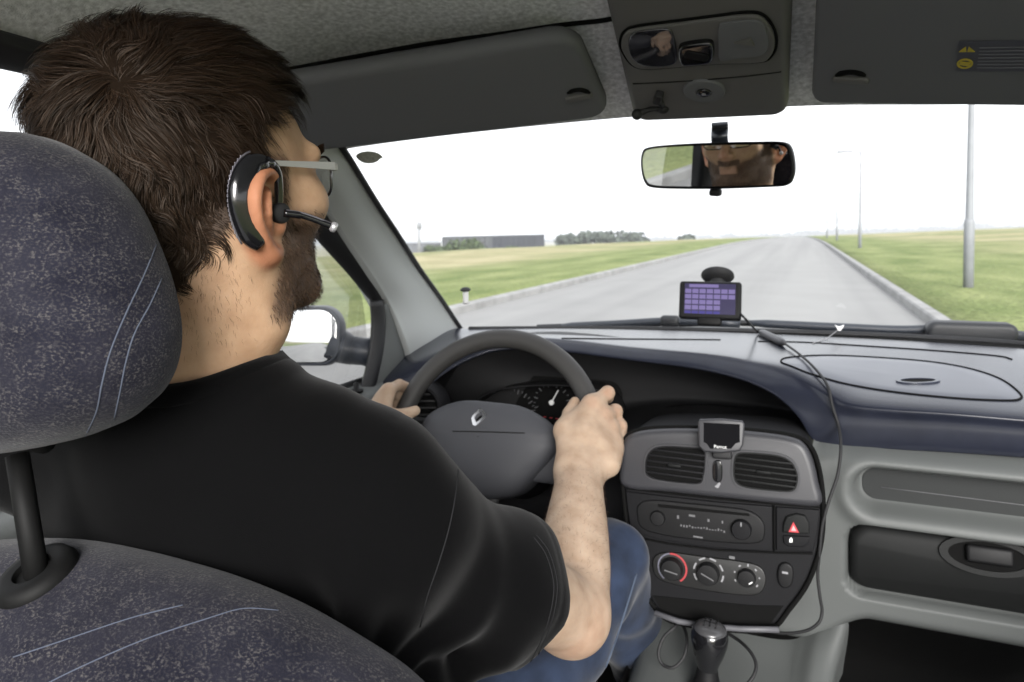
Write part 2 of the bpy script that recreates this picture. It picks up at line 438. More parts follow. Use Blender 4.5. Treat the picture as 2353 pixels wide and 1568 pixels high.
# lamp posts on the right verge
def lamp_post(x, y, label):
    z = land(x, y)-.05
    t = empty('lamp_post', (x, y, z)); tag(t, label, 'lamp post', 'lamp posts along the right verge')
    h = 4.75
    mk('pole', tube([(x, y, z+h*k/8) for k in range(9)], [.068-.03*k/8 for k in range(9)], 14), M['post'], t)
    mk('base_sleeve', lathe([(.080, 0), (.080, 1.15), (.075, 1.2), (.066, 1.22)], 14, Matrix.Translation((x, y, z))), M['post'], t)
    ar = spline([(x, y, z+h-.12), (x-.12, y, z+h+.02), (x-.45, y, z+h+.06)], 6)
    mk('arm', tube(ar, .03, 10), M['post'], t)
    mb = MB(); mb.add(slab(rrect(.34, .12, .09), .11, .05, Matrix.Translation((x-.72, y, z+h+.0))))
    mk('lamp_head', mb.get(), M['post'], t, True, 40)
    mk('lamp_glass', slab(rrect(.24, .085, .06), .03, .01, Matrix.Translation((x-.74, y, z+h-.03))), M['silver'], t, True, 40)
    return t
_lp = W(2225, 655, Z=GZ+.15); LPX = _lp.x; LPY = _lp.y
for k, (yy, lb) in enumerate(((LPY, 'nearest tall grey lamp post on the grass verge, cut off by the windscreen top'),
                  (LPY*2.72, 'second grey lamp post along the verge, its lamp head in view'),
                  (LPY*4.44, 'third faint lamp post along the verge, far off near the crest'),
                  (LPY*6.16, 'farthest faint lamp post, just right of where the road ends'))):
    lamp_post(LPX, yy, lb)

def leafcloud(c, r, n, size, seed, squash=1.0, holes=.0):
    """many small leaf faces through an uneven crown of several lobes"""
    g = np.random.default_rng(seed); lobes = []
    for k in range(7):
        a = g.uniform(0, 2*PI); lobes.append((c[0]+r[0]*.62*math.cos(a)*g.uniform(.2, 1), c[1]+r[1]*.62*math.sin(a)*g.uniform(.2, 1), c[2]+r[2]*g.uniform(-.3, .55), g.uniform(.38, .6)))
    V, F = [], []
    for i in range(n):
        L = lobes[g.integers(7)]; d = g.normal(size=3); d /= np.linalg.norm(d); q = g.uniform(.55, 1.0)**.5
        p = np.array(L[:3])+d*np.array(r)*L[3]*q
        a = g.normal(size=3); a /= np.linalg.norm(a); b = np.cross(a, d); b /= np.linalg.norm(b)+1e-9
        s = size*g.uniform(.6, 1.4); k = len(V)
        V += [p-a*s, p-b*s*.6, p+a*s, p+b*s*.6]; F.append((k, k+1, k+2, k+3))
    return V, F
def tree(name, label, c, r, n, size, seed, group, m, trunk=True, cat='tree'):
    z0 = land(c[0], c[1])
    t = empty(name, (c[0], c[1], z0)); tag(t, label, cat, group)
    mk('crown', leafcloud((c[0], c[1], z0+c[2]), r, n, size, seed), m, t, False)
    g = random.Random(seed); mb = MB()
    top = z0+c[2]+r[2]*.3
    mb.add(tube([(c[0], c[1], z0-.1), (c[0]+r[0]*.03, c[1], (z0+top)/2), (c[0], c[1], top)], [.05*r[2]+.03, .035*r[2]+.02, .01*r[2]+.01], 8))
    for k in range(5):
        a = g.uniform(0, 2*PI); h0 = lerp(z0, top, g.uniform(.35, .8))
        mb.add(tube([(c[0], c[1], h0), (c[0]+r[0]*.5*math.cos(a), c[1]+r[1]*.5*math.sin(a), h0+r[2]*.45)], [.022*r[2]+.01, .006*r[2]+.004], 6))
    mb.build('trunk', M['bark'], t)
    return t

# far building on the left, its lower neighbour, a mast and bushes before them
def at_ground(u, Y, zoff=0.0):
    r = ray(u, 560); x = r.x*Y/r.y; return x, land(x, Y)+zoff
def long_building(name, label, u0, u1, u2, Y0, Y1, Y2, vtop, vtop2, m1, m2, parts=True):
    """two faces in view: u0..u1 the long dark side, u1..u2 the end wall"""
    a, b, c = (W(u0, vtop, Y=Y0), W(u1, vtop2, Y=Y1), W(u2, vtop2, Y=Y2))
    zt = (a.z+b.z)/2; d = a+(c-b)
    zb = -16.0
    t = empty(name, ((a.x+c.x)/2, (a.y+c.y)/2, zb)); tag(t, label, 'building')
    def wall(p, q, mm, nm, th=.3):
        n = Vector((q.y-p.y, -(q.x-p.x), 0)).normalized(); L = (Vector((q.x, q.y, 0))-Vector((p.x, p.y, 0))).length
        x = Vector((q.x-p.x, q.y-p.y, 0)).normalized()
        mb = MB(); mb.add(box(L, th, zt-zb, 0, 1, frame(x, n, (0, 0, 1), ((p.x+q.x)/2, (p.y+q.y)/2, (zt+zb)/2))))
        k = int(L/2.4)
        for i in range(1, k):       # standing seams of the cladding
            s = p.lerp(q, i/k); mb.add(box(.12, .12, zt-zb-.3, 0, 1, frame(x, n, (0, 0, 1), (s.x+n.x*.2, s.y+n.y*.2, (zt+zb)/2))))
        return mb.build(nm, mm, t, False)
    wall(a, b, m1, 'wall'); wall(b, c, m2, 'end_wall'); wall(c, d, m1, 'rear_wall'); wall(d, a, m2, 'end_wall')
    mk('roof', ([(q.x, q.y, z) for z in (zt-.4, zt-.1) for q in (a, b, c, d)], [(0, 3, 2, 1), (4, 5, 6, 7)]+[(i, (i+1) % 4, 4+(i+1) % 4, 4+i) for i in range(4)]), M['clad2'], t, False)
    mb = MB()
    for p, q in ((a, b), (b, c), (c, d), (d, a)):
        mb.add(tube([(p.x, p.y, zt+.05), (q.x, q.y, zt+.05)], .28, 4))
    mb.build('parapet_trim', M['clad2'], t, False)
    return t
long_building('warehouse', 'long dark warehouse block far off on the left with a paler end wall', 1017, 1160, 1250, 150, 176, 196, 549, 541, M['clad'], M['clad2'])
long_building('low_shed', 'low pale grey blue shed left of the dark warehouse', 800, 1000, 1012, 205, 212, 225, 563, 562, M['clad2'], M['clad'])
x, z = at_ground(963, 120)
t = empty('mast', (x, 120, z-.2)); tag(t, 'thin pale mast standing before the low shed on the left', 'mast')
top = W(963, 512, Y=120)
mk('pole', tube([(x, 120, z-.3), (x, 120, (z+top.z)/2), (top.x, 120, top.z)], [.34, .3, .2], 10), M['post'], t)
mk('antenna_head', lathe([(.45, 0), (.45, 1.2), (.2, 1.4)], 10, Matrix.Translation((top.x, 120, top.z-1.2))), M['post'], t)
for k, (u, Y, w_, h_, lb) in enumerate((
        (1000, 118, 3.4, 1.6, 'low dark bush at the left foot of the warehouse wall'),
        (1050, 112, 3.6, 2.3, 'broad rounded bush before the middle of the dark warehouse'),
        (1098, 116, 3.0, 2.7, 'tallest leafy bush before the dark warehouse wall'),
        (1165, 122, 2.6, 1.3, 'small bush in front of the corner of the warehouse'))):
    x, z = at_ground(u, Y)
    zt = W(u, 585, Y=Y).z
    tt = tree('bush', lb, (x, Y, zt-z+h_*.25), (w_, w_*.8, h_), 900, .34, 20+k, 'bushes before the warehouse', M['leaf'], cat='bush')
for k, (u, Y, w_, h_, lb) in enumerate((
        (1305, 240, 7, 3.2, 'far dark tree at the left end of the tree row beyond the field'),
        (1345, 250, 8, 4.0, 'far rounded tree second from the left in the row beyond the field'),
        (1395, 245, 8, 3.6, 'far low tree in the middle of the row beyond the field'),
        (1452, 250, 7, 3.6, 'far tree at the right end of the row beyond the field'),
        (1575, 260, 4, 2.0, 'small lone far tree between the tree row and the road'))):
    x, z = at_ground(u, Y); zt = W(u, 553, Y=Y).z
    tree('tree', lb, (x, Y, zt-z), (w_, w_*.7, h_), 500, .9, 40+k, 'far trees beyond the left field', M['leaffar'])
# the wood on the horizon, read as one mass
g = np.random.default_rng(3); V, F = [], []
for i in range(5200):
    az = g.uniform(-62, 48); Y = g.uniform(2400, 2600)
    x = Y*math.tan(R(az)); hh = 11+5*math.sin(az*.7)+3*math.sin(az*2.3+1)
    zz = land(x, Y)+hh*g.uniform(.0, 1.0)
    p = np.array((x, Y, zz)); a = g.normal(size=3); a /= np.linalg.norm(a); b = np.cross(a, (0, 1, 0)); b /= np.linalg.norm(b)
    s = g.uniform(7, 14); k = len(V); V += [p-a*s*1.6, p-b*s*.3, p+a*s*1.6, p+b*s*.3]; F.append((k, k+1, k+2, k+3))
o = mk('far_wood', (V, F), M['leaffar'], None, False); tag(o, 'low dark wood along the horizon', 'wood', kind='stuff')

# the pale air between here and the horizon
hz_ = bpy.data.materials.new('haze_air'); hz_.use_nodes = True; nt = hz_.node_tree; nt.nodes.clear()
o_ = nt.nodes.new('ShaderNodeOutputMaterial'); v_ = nt.nodes.new('ShaderNodeVolumePrincipled'); v_.inputs['Color'].default_value = (.95, .97, 1, 1); v_.inputs['Density'].default_value = HAZE; v_.inputs['Anisotropy'].default_value = .2
lk(nt, v_.outputs[0], o_.inputs['Volume'])
if HAZE:
    o = mk('haze', box(7100, 7000, 100, 0, 1, Matrix.Translation((0, 3200, -35))), hz_, None, False); tag(o, 'thin pale haze over the fields', 'haze', kind='stuff')
# ------------------------------------------------------------------ the car: shell, glass, doors
CL = -0.12                         # middle of the car
car = empty('car', (CL, .6, GZ))
tag(car, 'grey trimmed car seen from its back seat, with dark blue dashboard and speckled seats', 'car')
def px_poly(pts, **k): return [W(u, v, **k) for u, v in pts]
def warp(vf, fn): return [fn(v) for v in vf[0]], vf[1]
def quadmap(A, B, C, D, lx, ly, bulge=0.0):
    """local x in -lx..lx (A->B), y in -ly..ly (A->D side is +y); z along the normal"""
    A, B, C, D = map(Vector, (A, B, C, D))
    def fn(p):
        s = (p.x/lx+1)/2; t = (1-p.y/ly)/2
        q = A*(1-s)*(1-t)+B*s*(1-t)+C*s*t+D*(1-s)*t
        dx = (B-A)*(1-t)+(C-D)*t; dy = (A-D)*(1-s)+(B-C)*s
        n = dx.cross(dy).normalized()
        return q + n*(p.z + bulge*max(0, 1-(p.x/lx)**2)*max(0, 1-(p.y/ly)**2))
    return fn
def grid_slab(lx, ly, r, h, bev, nx=24, ny=10, n=6):
    """rounded slab whose faces are subdivided so that it can bend"""
    o = rrect(lx, ly, r, n); out = []
    for i in range(len(o)):
        a, b = Vector(o[i]), Vector(o[(i+1) % len(o)]); k = max(1, int((b-a).length/(lx/10)))
        out += [tuple(a.lerp(b, j/k)) for j in range(k)]
    vs, fs = slab(out, h, bev)
    fs = fs[:-2]; n = len(out); top = vs[-n:]; 
    def cap(ring, base, flip):
        m = 5; idx = [list(range(base, base+n))]; c = sum(ring, Vector())/n
        for k in range(1, m):
            st = len(vs); vs.extend([c.lerp(q, 1-k/m) for q in ring]); idx.append(list(range(st, st+n)))
        st = len(vs); vs.append(c)
        for a, b in zip(idx, idx[1:]):
            for i in range(n):
                f = (a[i], a[(i+1) % n], b[(i+1) % n], b[i]); fs.append(f[::-1] if flip else f)
        for i in range(n):
            f = (idx[-1][i], idx[-1][(i+1) % n], st); fs.append(f[::-1] if flip else f)
    cap([q.copy() for q in top], len(vs)-n, False); cap([q.copy() for q in vs[:n]], 0, True)
    return vs, fs
def qframe(tree, TL, TR, BR, BL, off=0.0):
    """frame on a surface under a four-sided patch of the photograph: x right, y up, z to the viewer"""
    h = [hit(tree, *p) for p in (TL, TR, BR, BL)]
    P = [q[0] for q in h]; c = sum(P, Vector())/4; n = sum([q[1] for q in h], Vector()).normalized()
    x = ((P[1]-P[0])+(P[2]-P[3])); x -= n*x.dot(n); hx = x.length/4; x.normalize(); y = n.cross(x)
    hy = ((P[0]-P[3])+(P[1]-P[2])).length/4
    return frame(x, y, n, c+n*off), hx, hy

# roof lining
def rl(Y, zc, zs, zcan, yo=0):
    xs_ = (-.80, -.755, -.66, -.45, CL, .21, .42, .515, .56)
    zz = (zcan-.03, zcan, zs, (zc+zs)/2+.012, zc, (zc+zs)/2+.012, zs, zcan, zcan-.03)
    return [(x, Y-yo*abs(x-CL)/.6, z) for x, z in zip(xs_, zz)]
hdr = [W(690, 345, Y=.89), W(740, 330, Y=.915), W(800, 316, Y=.935), W(1050, 283, Y=.97), W(1440, 243, Y=1.0), W(1850, 214, Y=1.0), W(2353, 203, Y=.97), Vector((.47, .93, .148)), Vector((.52, .89, .14))]
rows = [[Vector(p)+Vector((0, .03, -.012)) for p in hdr], hdr,
        [(-.79, .80, .158), (-.755, .84, .182), (-.66, .88, .207), (-.42, .90, .222), (CL, .905, .226), (.18, .905, .222), (.42, .88, .207), (.515, .84, .182), (.55, .80, .158)],
        rl(.76, .272, .245, .212), rl(.55, .298, .27, .222), rl(.3, .31, .28, .225), rl(.05, .312, .282, .225), rl(-.12, .308, .28, .222)]
roof = mk('roof_lining', thick(loft(rows, 8, 8), .015), M['roof'], car)
# outer roof skin above it
mk('roof_panel', thick(loft([[Vector(p)+Vector((0, 0, .03)) for p in r] for r in rows[1:]], 6, 6), .004), M['bodypaint'], car)

# sun visors
A, B, C_, D = W(520, 178, Y=.69), W(1322, 42, Y=.775), W(1404, 236, Y=.955), W(694, 322, Y=.90)
dn = Vector((0, 0, -.004))
vm = quadmap(A+dn, B+dn, C_+dn, D+dn, .22, .085, .004)
vis = mk('sun_visor', warp(grid_slab(.22, .085, .03, .02, .009), vm), M['visor'], car)
mk('visor_pivot', tube([W(600, 172, Y=.70)+Vector((0, 0, -.012)), W(660, 162, Y=.705)+Vector((0, 0, -.012))], .006, 10), M['visor'], vis)
tv = bvh(vis)
def visor_clip(tree, u, v, parent, wd=26):
    q = [hit(tree, u+k*wd/3, v-9*(1-(k/3)**2), .001) for k in range(-3, 4)]
    q = [p[0] for p in q if p]
    if len(q) > 3: mk('clip_slot', tube(q, [.0015]+[.0034]*(len(q)-2)+[.0015], 8), M['void'], parent)
    h = hit(tree, u, v+9, .0)
    if h:
        x = Vector((1, 0, 0)); n = h[1]; x -= n*x.dot(n); x.normalize()
        mk('clip', slab(rrect(.019, .006, .005), .004, .003, frame(x, n.cross(x), n, h[0])), M['console'], parent, True, 40)
visor_clip(tv, 1330, 213, vis)
P1, P2, P3, P4 = W(1885, -75, Y=.74), W(2760, -75, Y=.70), W(2760, 200, Y=.91), W(1868, 203, Y=.955)
vm2 = quadmap(P1+dn, P2+dn, P3+dn, P4+dn, .22, .085, .004)
vis2 = mk('sun_visor', warp(grid_slab(.22, .085, .022, .02, .009), vm2), M['visor'], car); vis2['label'] = 'passenger side sun visor with a yellow and grey warning sticker'
tv2 = bvh(vis2)
visor_clip(tv2, 1955, 172, vis2, 34)
m, hx, hy = qframe(tv2, (2205, 93), (2352, 90), (2352, 162), (2196, 162), .0006)
M['label'] = mat('sticker_grey', (.05, .05, .062), .5)
wl_ = mk('warning_label', slab(rrect(hx*1.5, hy, .002), .0005, 0, m @ Matrix.Translation((hx*.5, 0, 0))), M['label'], vis2, False)
M['yellow'] = mat('yellow_print', (.42, .33, .02), .5)
mb = MB()
for k in (-1, 1):      # two warning triangles and the round sign below them
    mb.add(slab([(-hx*.72+k*.0035-.0032, hy*.35), (-hx*.72+k*.0035+.0032, hy*.35), (-hx*.72+k*.0012, hy*.68)], .0006, 0, m @ Matrix.Translation((0, 0, .0005))))
ell_ = [(-hx*.74+hx*.26*math.cos(a*PI/12), -hy*.45+hy*.34*math.sin(a*PI/12)) for a in range(24)]
mb.add(ringplate(ell_, [(-hx*.74+(x+hx*.74)*.72, -hy*.45+(y+hy*.45)*.72) for x, y in ell_], .0006, m @ Matrix.Translation((0, 0, .0005))))
mb.add(slab([(-hx*.92, -hy*.5), (-hx*.6, -hy*.62), (-hx*.56, -hy*.36), (-hx*.88, -hy*.3)], .0006, 0, m @ Matrix.Translation((0, 0, .0005))))
mb.build('warning_symbol', M['yellow'], wl_, False)
mb = MB()
for k in range(7): mb.add(slab([(-hx*.35, hy*(.62-.22*k)), (hx*1.8, hy*(.62-.22*k)), (hx*1.8, hy*(.57-.22*k)), (-hx*.35, hy*(.57-.22*k))], .0005, 0, m @ Matrix.Translation((0, 0, .0005))))
mb.build('warning_text', mat('sticker_print', (.12, .12, .13), .6), wl_, False)

rtree = bvh(roof)
q = [hit(rtree, u, v, .0) for u, v in ((600, 168), (700, 150), (850, 122), (1000, 96), (1150, 76), (1290, 55), (1390, 44), (1440, 30), (1490, 8), (1540, -20))]
mk('visor_gap_shade', tube(spline([h[0]+h[1]*.001 for h in q if h], 5), .0035, 8), M['void'], roof)  # black tube on the lining paints the shaded gap behind the visor
# overhead console with reading light
A, B, C_, D = W(1392, -70, Y=.745), W(1824, -75, Y=.745), W(1812, 232, Y=.99), W(1462, 252, Y=.99)
cm = quadmap(A, B, C_, D, .12, .14, .006)
con = mk('overhead_console', warp(grid_slab(.12, .14, .024, .024, .012), cm), M['console'], car)
tc_ = bvh(con)
outl = [(1432, 108), (1430, 85), (1440, 66), (1465, 57), (1560, 47), (1640, 37), (1715, 28), (1752, 34), (1776, 62), (1782, 92), (1772, 118), (1745, 133), (1640, 143), (1540, 152), (1480, 153), (1452, 140)]
p = [hit(tc_, u, v, .0) for u, v in outl]
ctr = sum([q[0] for q in p], Vector())/len(p); nn = sum([q[1] for q in p], Vector()).normalized(); xx = p[9][0]-p[1][0]; xx -= nn*xx.dot(nn); xx.normalize(); yy = nn.cross(xx)
cf = frame(xx, yy, nn, ctr); ci = cf.inverted()
lp = [(ci @ q[0]) for q in p]; lp = [(q.x, q.y) for q in spline([(a.x, a.y, 0) for a in lp], 4, True)]
if sum(lp[i][0]*lp[(i+1) % len(lp)][1]-lp[(i+1) % len(lp)][0]*lp[i][1] for i in range(len(lp))) < 0: lp = lp[::-1]
zmax = max((ci @ q[0]).z for q in p)
pan = mk('light_panel', slab(lp, .006+zmax, .003, cf @ Matrix.Translation((0, 0, -.002))), M['console'], con, True, 40)
mk('panel_gap', tube([cf @ Vector((x*1.02, y*1.04, zmax*.5+.0012)) for x, y in lp], .0016, 6, closed=True), M['void'], pan)
tp = bvh(pan)
def outline_on(tree, pts, h, bev, name, mt, parent, n=4, off=0.0):
    p = [hit(tree, u, v, 0) for u, v in pts]
    if any(q is None for q in p): return None
    c = sum([q[0] for q in p], Vector())/len(p); n_ = sum([q[1] for q in p], Vector()).normalized()
    x = M3 @ Vector((1, 0, 0)); x -= n_*x.dot(n_); x.normalize(); y = n_.cross(x); f = frame(x, y, n_, c+n_*off); fi = f.inverted()
    l = [fi @ q[0] for q in p]; l = [(q.x, q.y) for q in (spline([(a.x, a.y, 0) for a in l], n, True) if n else l)]
    if sum(l[i][0]*l[(i+1) % len(l)][1]-l[(i+1) % len(l)][0]*l[i][1] for i in range(len(l))) < 0: l = l[::-1]
    o = mk(name, slab(l, h, bev, f), mt, parent, True, 40); o['_f'] = 0; del o['_f']
    return o, f, l
M['lens'] = mat('dark_glossy_lens', (.02, .02, .025), .04, spec=.8, coat=.6)
outline_on(tp, [(1445, 110), (1446, 85), (1462, 72), (1500, 67), (1538, 66), (1550, 85), (1556, 118), (1553, 140), (1525, 148), (1480, 146), (1455, 132)], .003, .002, 'reading_lens', M['lens'], con)
sw = outline_on(tp, [(1560, 112), (1566, 98), (1600, 91), (1632, 89), (1641, 100), (1641, 124), (1630, 136), (1590, 141), (1566, 138)], .008, .004, 'light_switch', M['gloss'], con)
if sw:
    mk('switch_face', slab(rrect(.014, .006, .004), .002, .001, sw[1] @ Matrix.Translation((0, 0, .008))), M['char'], sw[0], True, 40)
rc_ = outline_on(tp, [(1650, 95), (1652, 58), (1668, 50), (1720, 45), (1752, 52), (1765, 80), (1766, 105), (1752, 124), (1700, 130), (1655, 134)], .0025, .0015, 'holder_cover', M['visor'], con)
if rc_:
    mk('cover_catch', slab([(-.012, -.006), (.010, -.004), (.002, .007)], .004, .0015, rc_[1] @ Matrix.Translation((.004, .001, .002))), M['console'], rc_[0], True, 40)
q = [hit(tc_, u, v, .0004)[0] for u, v in ((1455, 192), (1540, 188), (1640, 181), (1720, 174), (1795, 164))]
mk('console_seam', tube(q, .001, 6), M['greydark'], con)
h = hit(tc_, 1618, 207)
if h:
    n = h[1]; x = M3 @ Vector((1, 0, 0)); x -= n*x.dot(n); x.normalize(); f = frame(x, n.cross(x), n, h[0])
    sn = mk('sensor_disc', lathe([(.026, -.003), (.026, .002), (.0245, .0035), (.010, .0038), (.0095, .0025), (.0001, .0025)], 40, f), M['visor'], con, True, 40)
    mk('sensor_eye', lathe([(.0085, .0018), (.0085, .005), (.007, .006), (.0001, .0062)], 24, f), M['gloss'], sn)
    mk('sensor_dot', lathe([(.0028, .005), (.0028, .0066), (.0001, .0068)], 16, f), M['dimwhite'], sn)

# windscreen
ws_top = [hdr[1]+Vector((-.012, .02, .012)), hdr[3]+Vector((0, .03, .012)), hdr[4]+Vector((0, .03, .012)), Vector((CL+.02, 1.035, .2)), hdr[5]+Vector((0, .03, .012)), hdr[6]+Vector((0, .03, .012)), Vector((.52, .94, .155))]
ws_bot = [(-.845, 1.58, -.27), (-.62, 1.67, -.27), (-.35, 1.715, -.27), (CL, 1.73, -.27), (.1, 1.72, -.27), (.35, 1.675, -.27), (.60, 1.58, -.27)]
wsg = mk('windscreen', loft([ws_top, [Vector(a).lerp(Vector(b), .5)+Vector((0, .012, .012)) for a, b in zip(ws_top, ws_bot)], ws_bot], 8, 12), M['glass'], car)
tw = bvh(wsg)

# windscreen pillars: trim, black seal; the right one mirrored
pin = [(700, 300, .86), (750, 318, .91), (782, 338, .95), (860, 462, 1.10), (912, 540, 1.22), (962, 618, 1.35), (1010, 685, 1.46), (1052, 748, 1.555), (1085, 795, 1.62)]
pout = [(640, 290, .80), (668, 330, .84), (700, 385, .90), (742, 470, 1.0), (800, 562, 1.10), (850, 632, 1.18), (890, 700, 1.26), (925, 780, 1.31), (944, 850, 1.36)]
I_ = [W(u, v, Y=y) for u, v, y in pin]; O_ = [W(u, v, Y=y) for u, v, y in pout]
def toward(p, k): return p*(1-k/p.length)
rws = []
for a, b in zip(I_, O_):
    rws.append([a+Vector((-.03, .05, 0)), a, toward(a.lerp(b, .25), .012), toward(a.lerp(b, .6), .022), toward(a.lerp(b, .9), .012), b, b+Vector((-.05, -.0, 0))])
pl = mk('windscreen_pillar', thick(loft(rws, 5, 6), .004), M['pillar'], car)
mk('glass_seal', tube([toward(p, .004)+Vector((.003, 0, 0)) for p in spline([q for q in I_[1:]], 6)], .0055, 8), M['rubber'], pl)
mirx = lambda v: Vector((2*CL-v.x, v.y, v.z))
pr = mk('windscreen_pillar', warp(thick(loft(rws, 5, 6), .004), mirx), M['pillar'], car)

# driver door: black window frame, quarter trim, glass, grey trim with lock pin
door = empty('driver_door', (-.85, .8, -.9)); par(door, car)
M['doorblack'] = mat('door_frame_black', (.006, .006, .007), .55)
up = [(640, 285), (690, 372), (738, 458), (803, 560), (845, 622), (885, 690), (922, 775), (940, 840), (946, 890)]
lo = [(560, 380), (640, 455), (700, 520), (738, 563), (792, 622), (820, 655), (850, 690), (873, 700), (900, 880)]
Xs = [-.765, -.785, -.805, -.825, -.835, -.842, -.848, -.85, -.85]
e1 = [W(u, v, X=x) for (u, v), x in zip(up, Xs)]; e2 = [W(u, v, X=x-.012) for (u, v), x in zip(lo, Xs)]
back = [(-.76, .62, .205), (-.75, .4, .215), (-.75, .1, .21)]
e1 = [Vector(b) for b in back[::-1]]+e1
e2 = [Vector((-.772, .10, .175)), Vector((-.772, .4, .18)), Vector((-.775, .62, .168))]+e2
mid = [a.lerp(b, .5)+Vector((.012, -.006, 0)) for a, b in zip(e1, e2)]
fr = mk('window_frame', thick(loft([[a, a.lerp(m_, .6)+Vector((.004, 0, 0)), m_, m_.lerp(b, .7)+Vector((.003, 0, 0)), b] for a, m_, b in zip(e1, mid, e2)], 3, 5), .02), M['doorblack'], door)
# sash bar at the front of the window, and the grey trim triangle before it
s1 = [W(u, v, X=-.855) for u, v in ((848, 690), (852, 740), (848, 800), (838, 850), (822, 905))]
s2 = [W(u, v, X=-.852) for u, v in ((866, 688), (872, 740), (866, 800), (856, 850), (845, 905))]
mk('window_sash', thick(loft([[a, a.lerp(b, .5)+Vector((.008, 0, 0)), b] for a, b in zip(s1, s2)], 4, 4), .015), M['doorblack'], door)
q1 = [W(u, v, X=-.849) for u, v in ((868, 700), (868, 760), (862, 820), (852, 870), (838, 905))]
q2 = [W(u, v, X=-.844) for u, v in ((880, 692), (908, 760), (922, 820), (928, 870), (930, 915))]
mk('quarter_trim', thick(loft([[a, a.lerp(b, .5)+Vector((.006, 0, 0)), b] for a, b in zip(q1, q2)], 4, 4), .01), M['grey'], door)
# glass
gl = [[(-.885, 1.26, -.35), (-.885, .7, -.35), (-.885, .1, -.35)], [(-.865, 1.2, -.1), (-.855, .7, -.06), (-.85, .1, -.06)], [(-.80, .9, .17), (-.785, .5, .21), (-.785, .1, .21)]]
mk('door_window', loft(gl, 6, 6), M['sideglass'], door)
zs_ = -.318
tr = [[(-.89, y, zs_-.004), (-.872, y, zs_), (-.85, y, zs_+.001), (-.828, y, zs_-.004), (-.812, y, zs_-.02), (-.803, y, zs_-.06), (-.80, y, -.55), (-.80, y, -.9)] for y in (1.36, 1.1, .8, .4, .05)]
trim = mk('door_trim', loft(tr, 5, 5), M['grey'], door)
mk('window_strip', tube([(-.872, 1.25, zs_+.004), (-.872, .8, zs_+.004), (-.872, .1, zs_+.004)], .007, 8), M['rubber'], door)
lpn = W(820, 932, X=-.835)
mk('lock_pin', lathe([(.014, -.004), (.014, .001), (.006, .003), (.0055, .014), (.004, .016), (.0001, .0165)], 20, Matrix.Translation((lpn.x, lpn.y, zs_+.001))), M['black'], door)
mk('armrest', box(.07, .45, .06, .02, 3, Matrix.Translation((-.775, .75, -.56))), M['char'], door, True, 40)

# rear part of the left side: pillar, belt and rear door, seen in the mirror
bp_ = [[(-.83, y, z_), (-.80 + .07*k, y-.0, z_), (-.80+.07*k, y-.14, z_), (-.83, y-.14, z_)] for z_, k, y in ((-.95, -.2, .22), (-.32, 0, .22), (-.05, .35, .17), (.18, 1.0, .1), (.25, 1.2, .08))]
mk('door_pillar', loft(bp_, 4, 4), M['char'], car)
mk('seat_belt', thick(loft([[(-.775, .20, -.9), (-.775, .155, -.9)], [(-.765, .17, -.3), (-.765, .125, -.3)], [(-.725, .11, .08), (-.725, .065, .08)]], 3, 6), .002), M['black'], car)
mk('rear_door', loft([[(-.88, y, -.318), (-.85, y, -.314), (-.81, y, -.34), (-.80, y, -.95)] for y in (.06, -.3, -.7)], 4, 4), M['greydark'], car)
# right side: door below the window line and its frame (outside the picture, keeps the light honest)
mk('passenger_door', loft([[mirx(Vector(p)) for p in r] for r in tr], 4, 4), M['grey'], car)
# front bulkhead, floor
mk('footwell', loft([[(-.85, 1.3, -.6), (CL, 1.34, -.6), (.62, 1.3, -.6)], [(-.85, 1.6, -.95), (CL, 1.6, -.95), (.62, 1.6, -.95)], [(-.85, 1.2, -1.0), (CL, 1.2, -1.0), (.62, 1.2, -1.0)], [(-.85, -.2, -1.0), (CL, -.2, -1.0), (.62, -.2, -1.0)]], 5, 5), M['carpet'], car)

# outside mirror on the driver door
dm = empty('door_mirror', W(800, 800, X=-.93)); par(dm, car)
mc = W(696, 772, X=-1.0)
nm = Vector((.30, -.95, .10)).normalized(); xm = Vector((0, 0, 1)).cross(nm).normalized(); ym = nm.cross(xm)
xm = -xm if xm.dot(M3 @ Vector((1, 0, 0))) < 0 else xm; ym = nm.cross(xm)
mf = frame(xm, ym, nm, mc)
def egg(hx, hy, r, taper): return [(x, y*(1+taper*x/hx)) for x, y in rrect(hx, hy, r, 8)]
hz_ = [(-.0, 1.0, 1.0), (-.02, 1.03, 1.04), (-.05, .92, .9), (-.075, .7, .68), (-.088, .4, .4), (-.092, .05, .05)]
vsx, fsx = [], []; o_ = egg(.083, .064, .045, -.0); n_ = len(o_)
for z_, a, b in [(.004, .93, .92), (.006, .97, .97)]+hz_: vsx += [mf @ Vector((x*a+.003, y*b, z_)) for x, y in o_]
for i in range(len(hz_)+1):
    for k in range(n_): fsx.append((i*n_+k, i*n_+(k+1) % n_, (i+1)*n_+(k+1) % n_, (i+1)*n_+k))
M['housing'] = mat('mirror_housing', (.022, .026, .034), .4, bump=.2, bscale=900, bdist=.0004)
mk('mirror_housing', (vsx, fsx), M['housing'], dm)
mk('mirror_glass', slab(egg(.077, .057, .04, -.0), .002, .0008, mf), M['mirror'], dm, True, 30)
a0 = mf @ Vector((.06, -.02, -.03)); e0 = W(852, 812, X=-.87)
mk('mirror_arm', tube([a0, a0.lerp(e0, .45)+Vector((0, 0, -.004)), a0.lerp(e0, .8), e0+Vector((.005, .01, 0))], [.04, .032, .03, .036], 14), M['housing'], dm)
# second door mirror on the right, outside the frame: left out

# ------------------------------------------------------------------ dashboard
dash = empty('dashboard', (CL, 1.3, -.3)); par(dash, car)
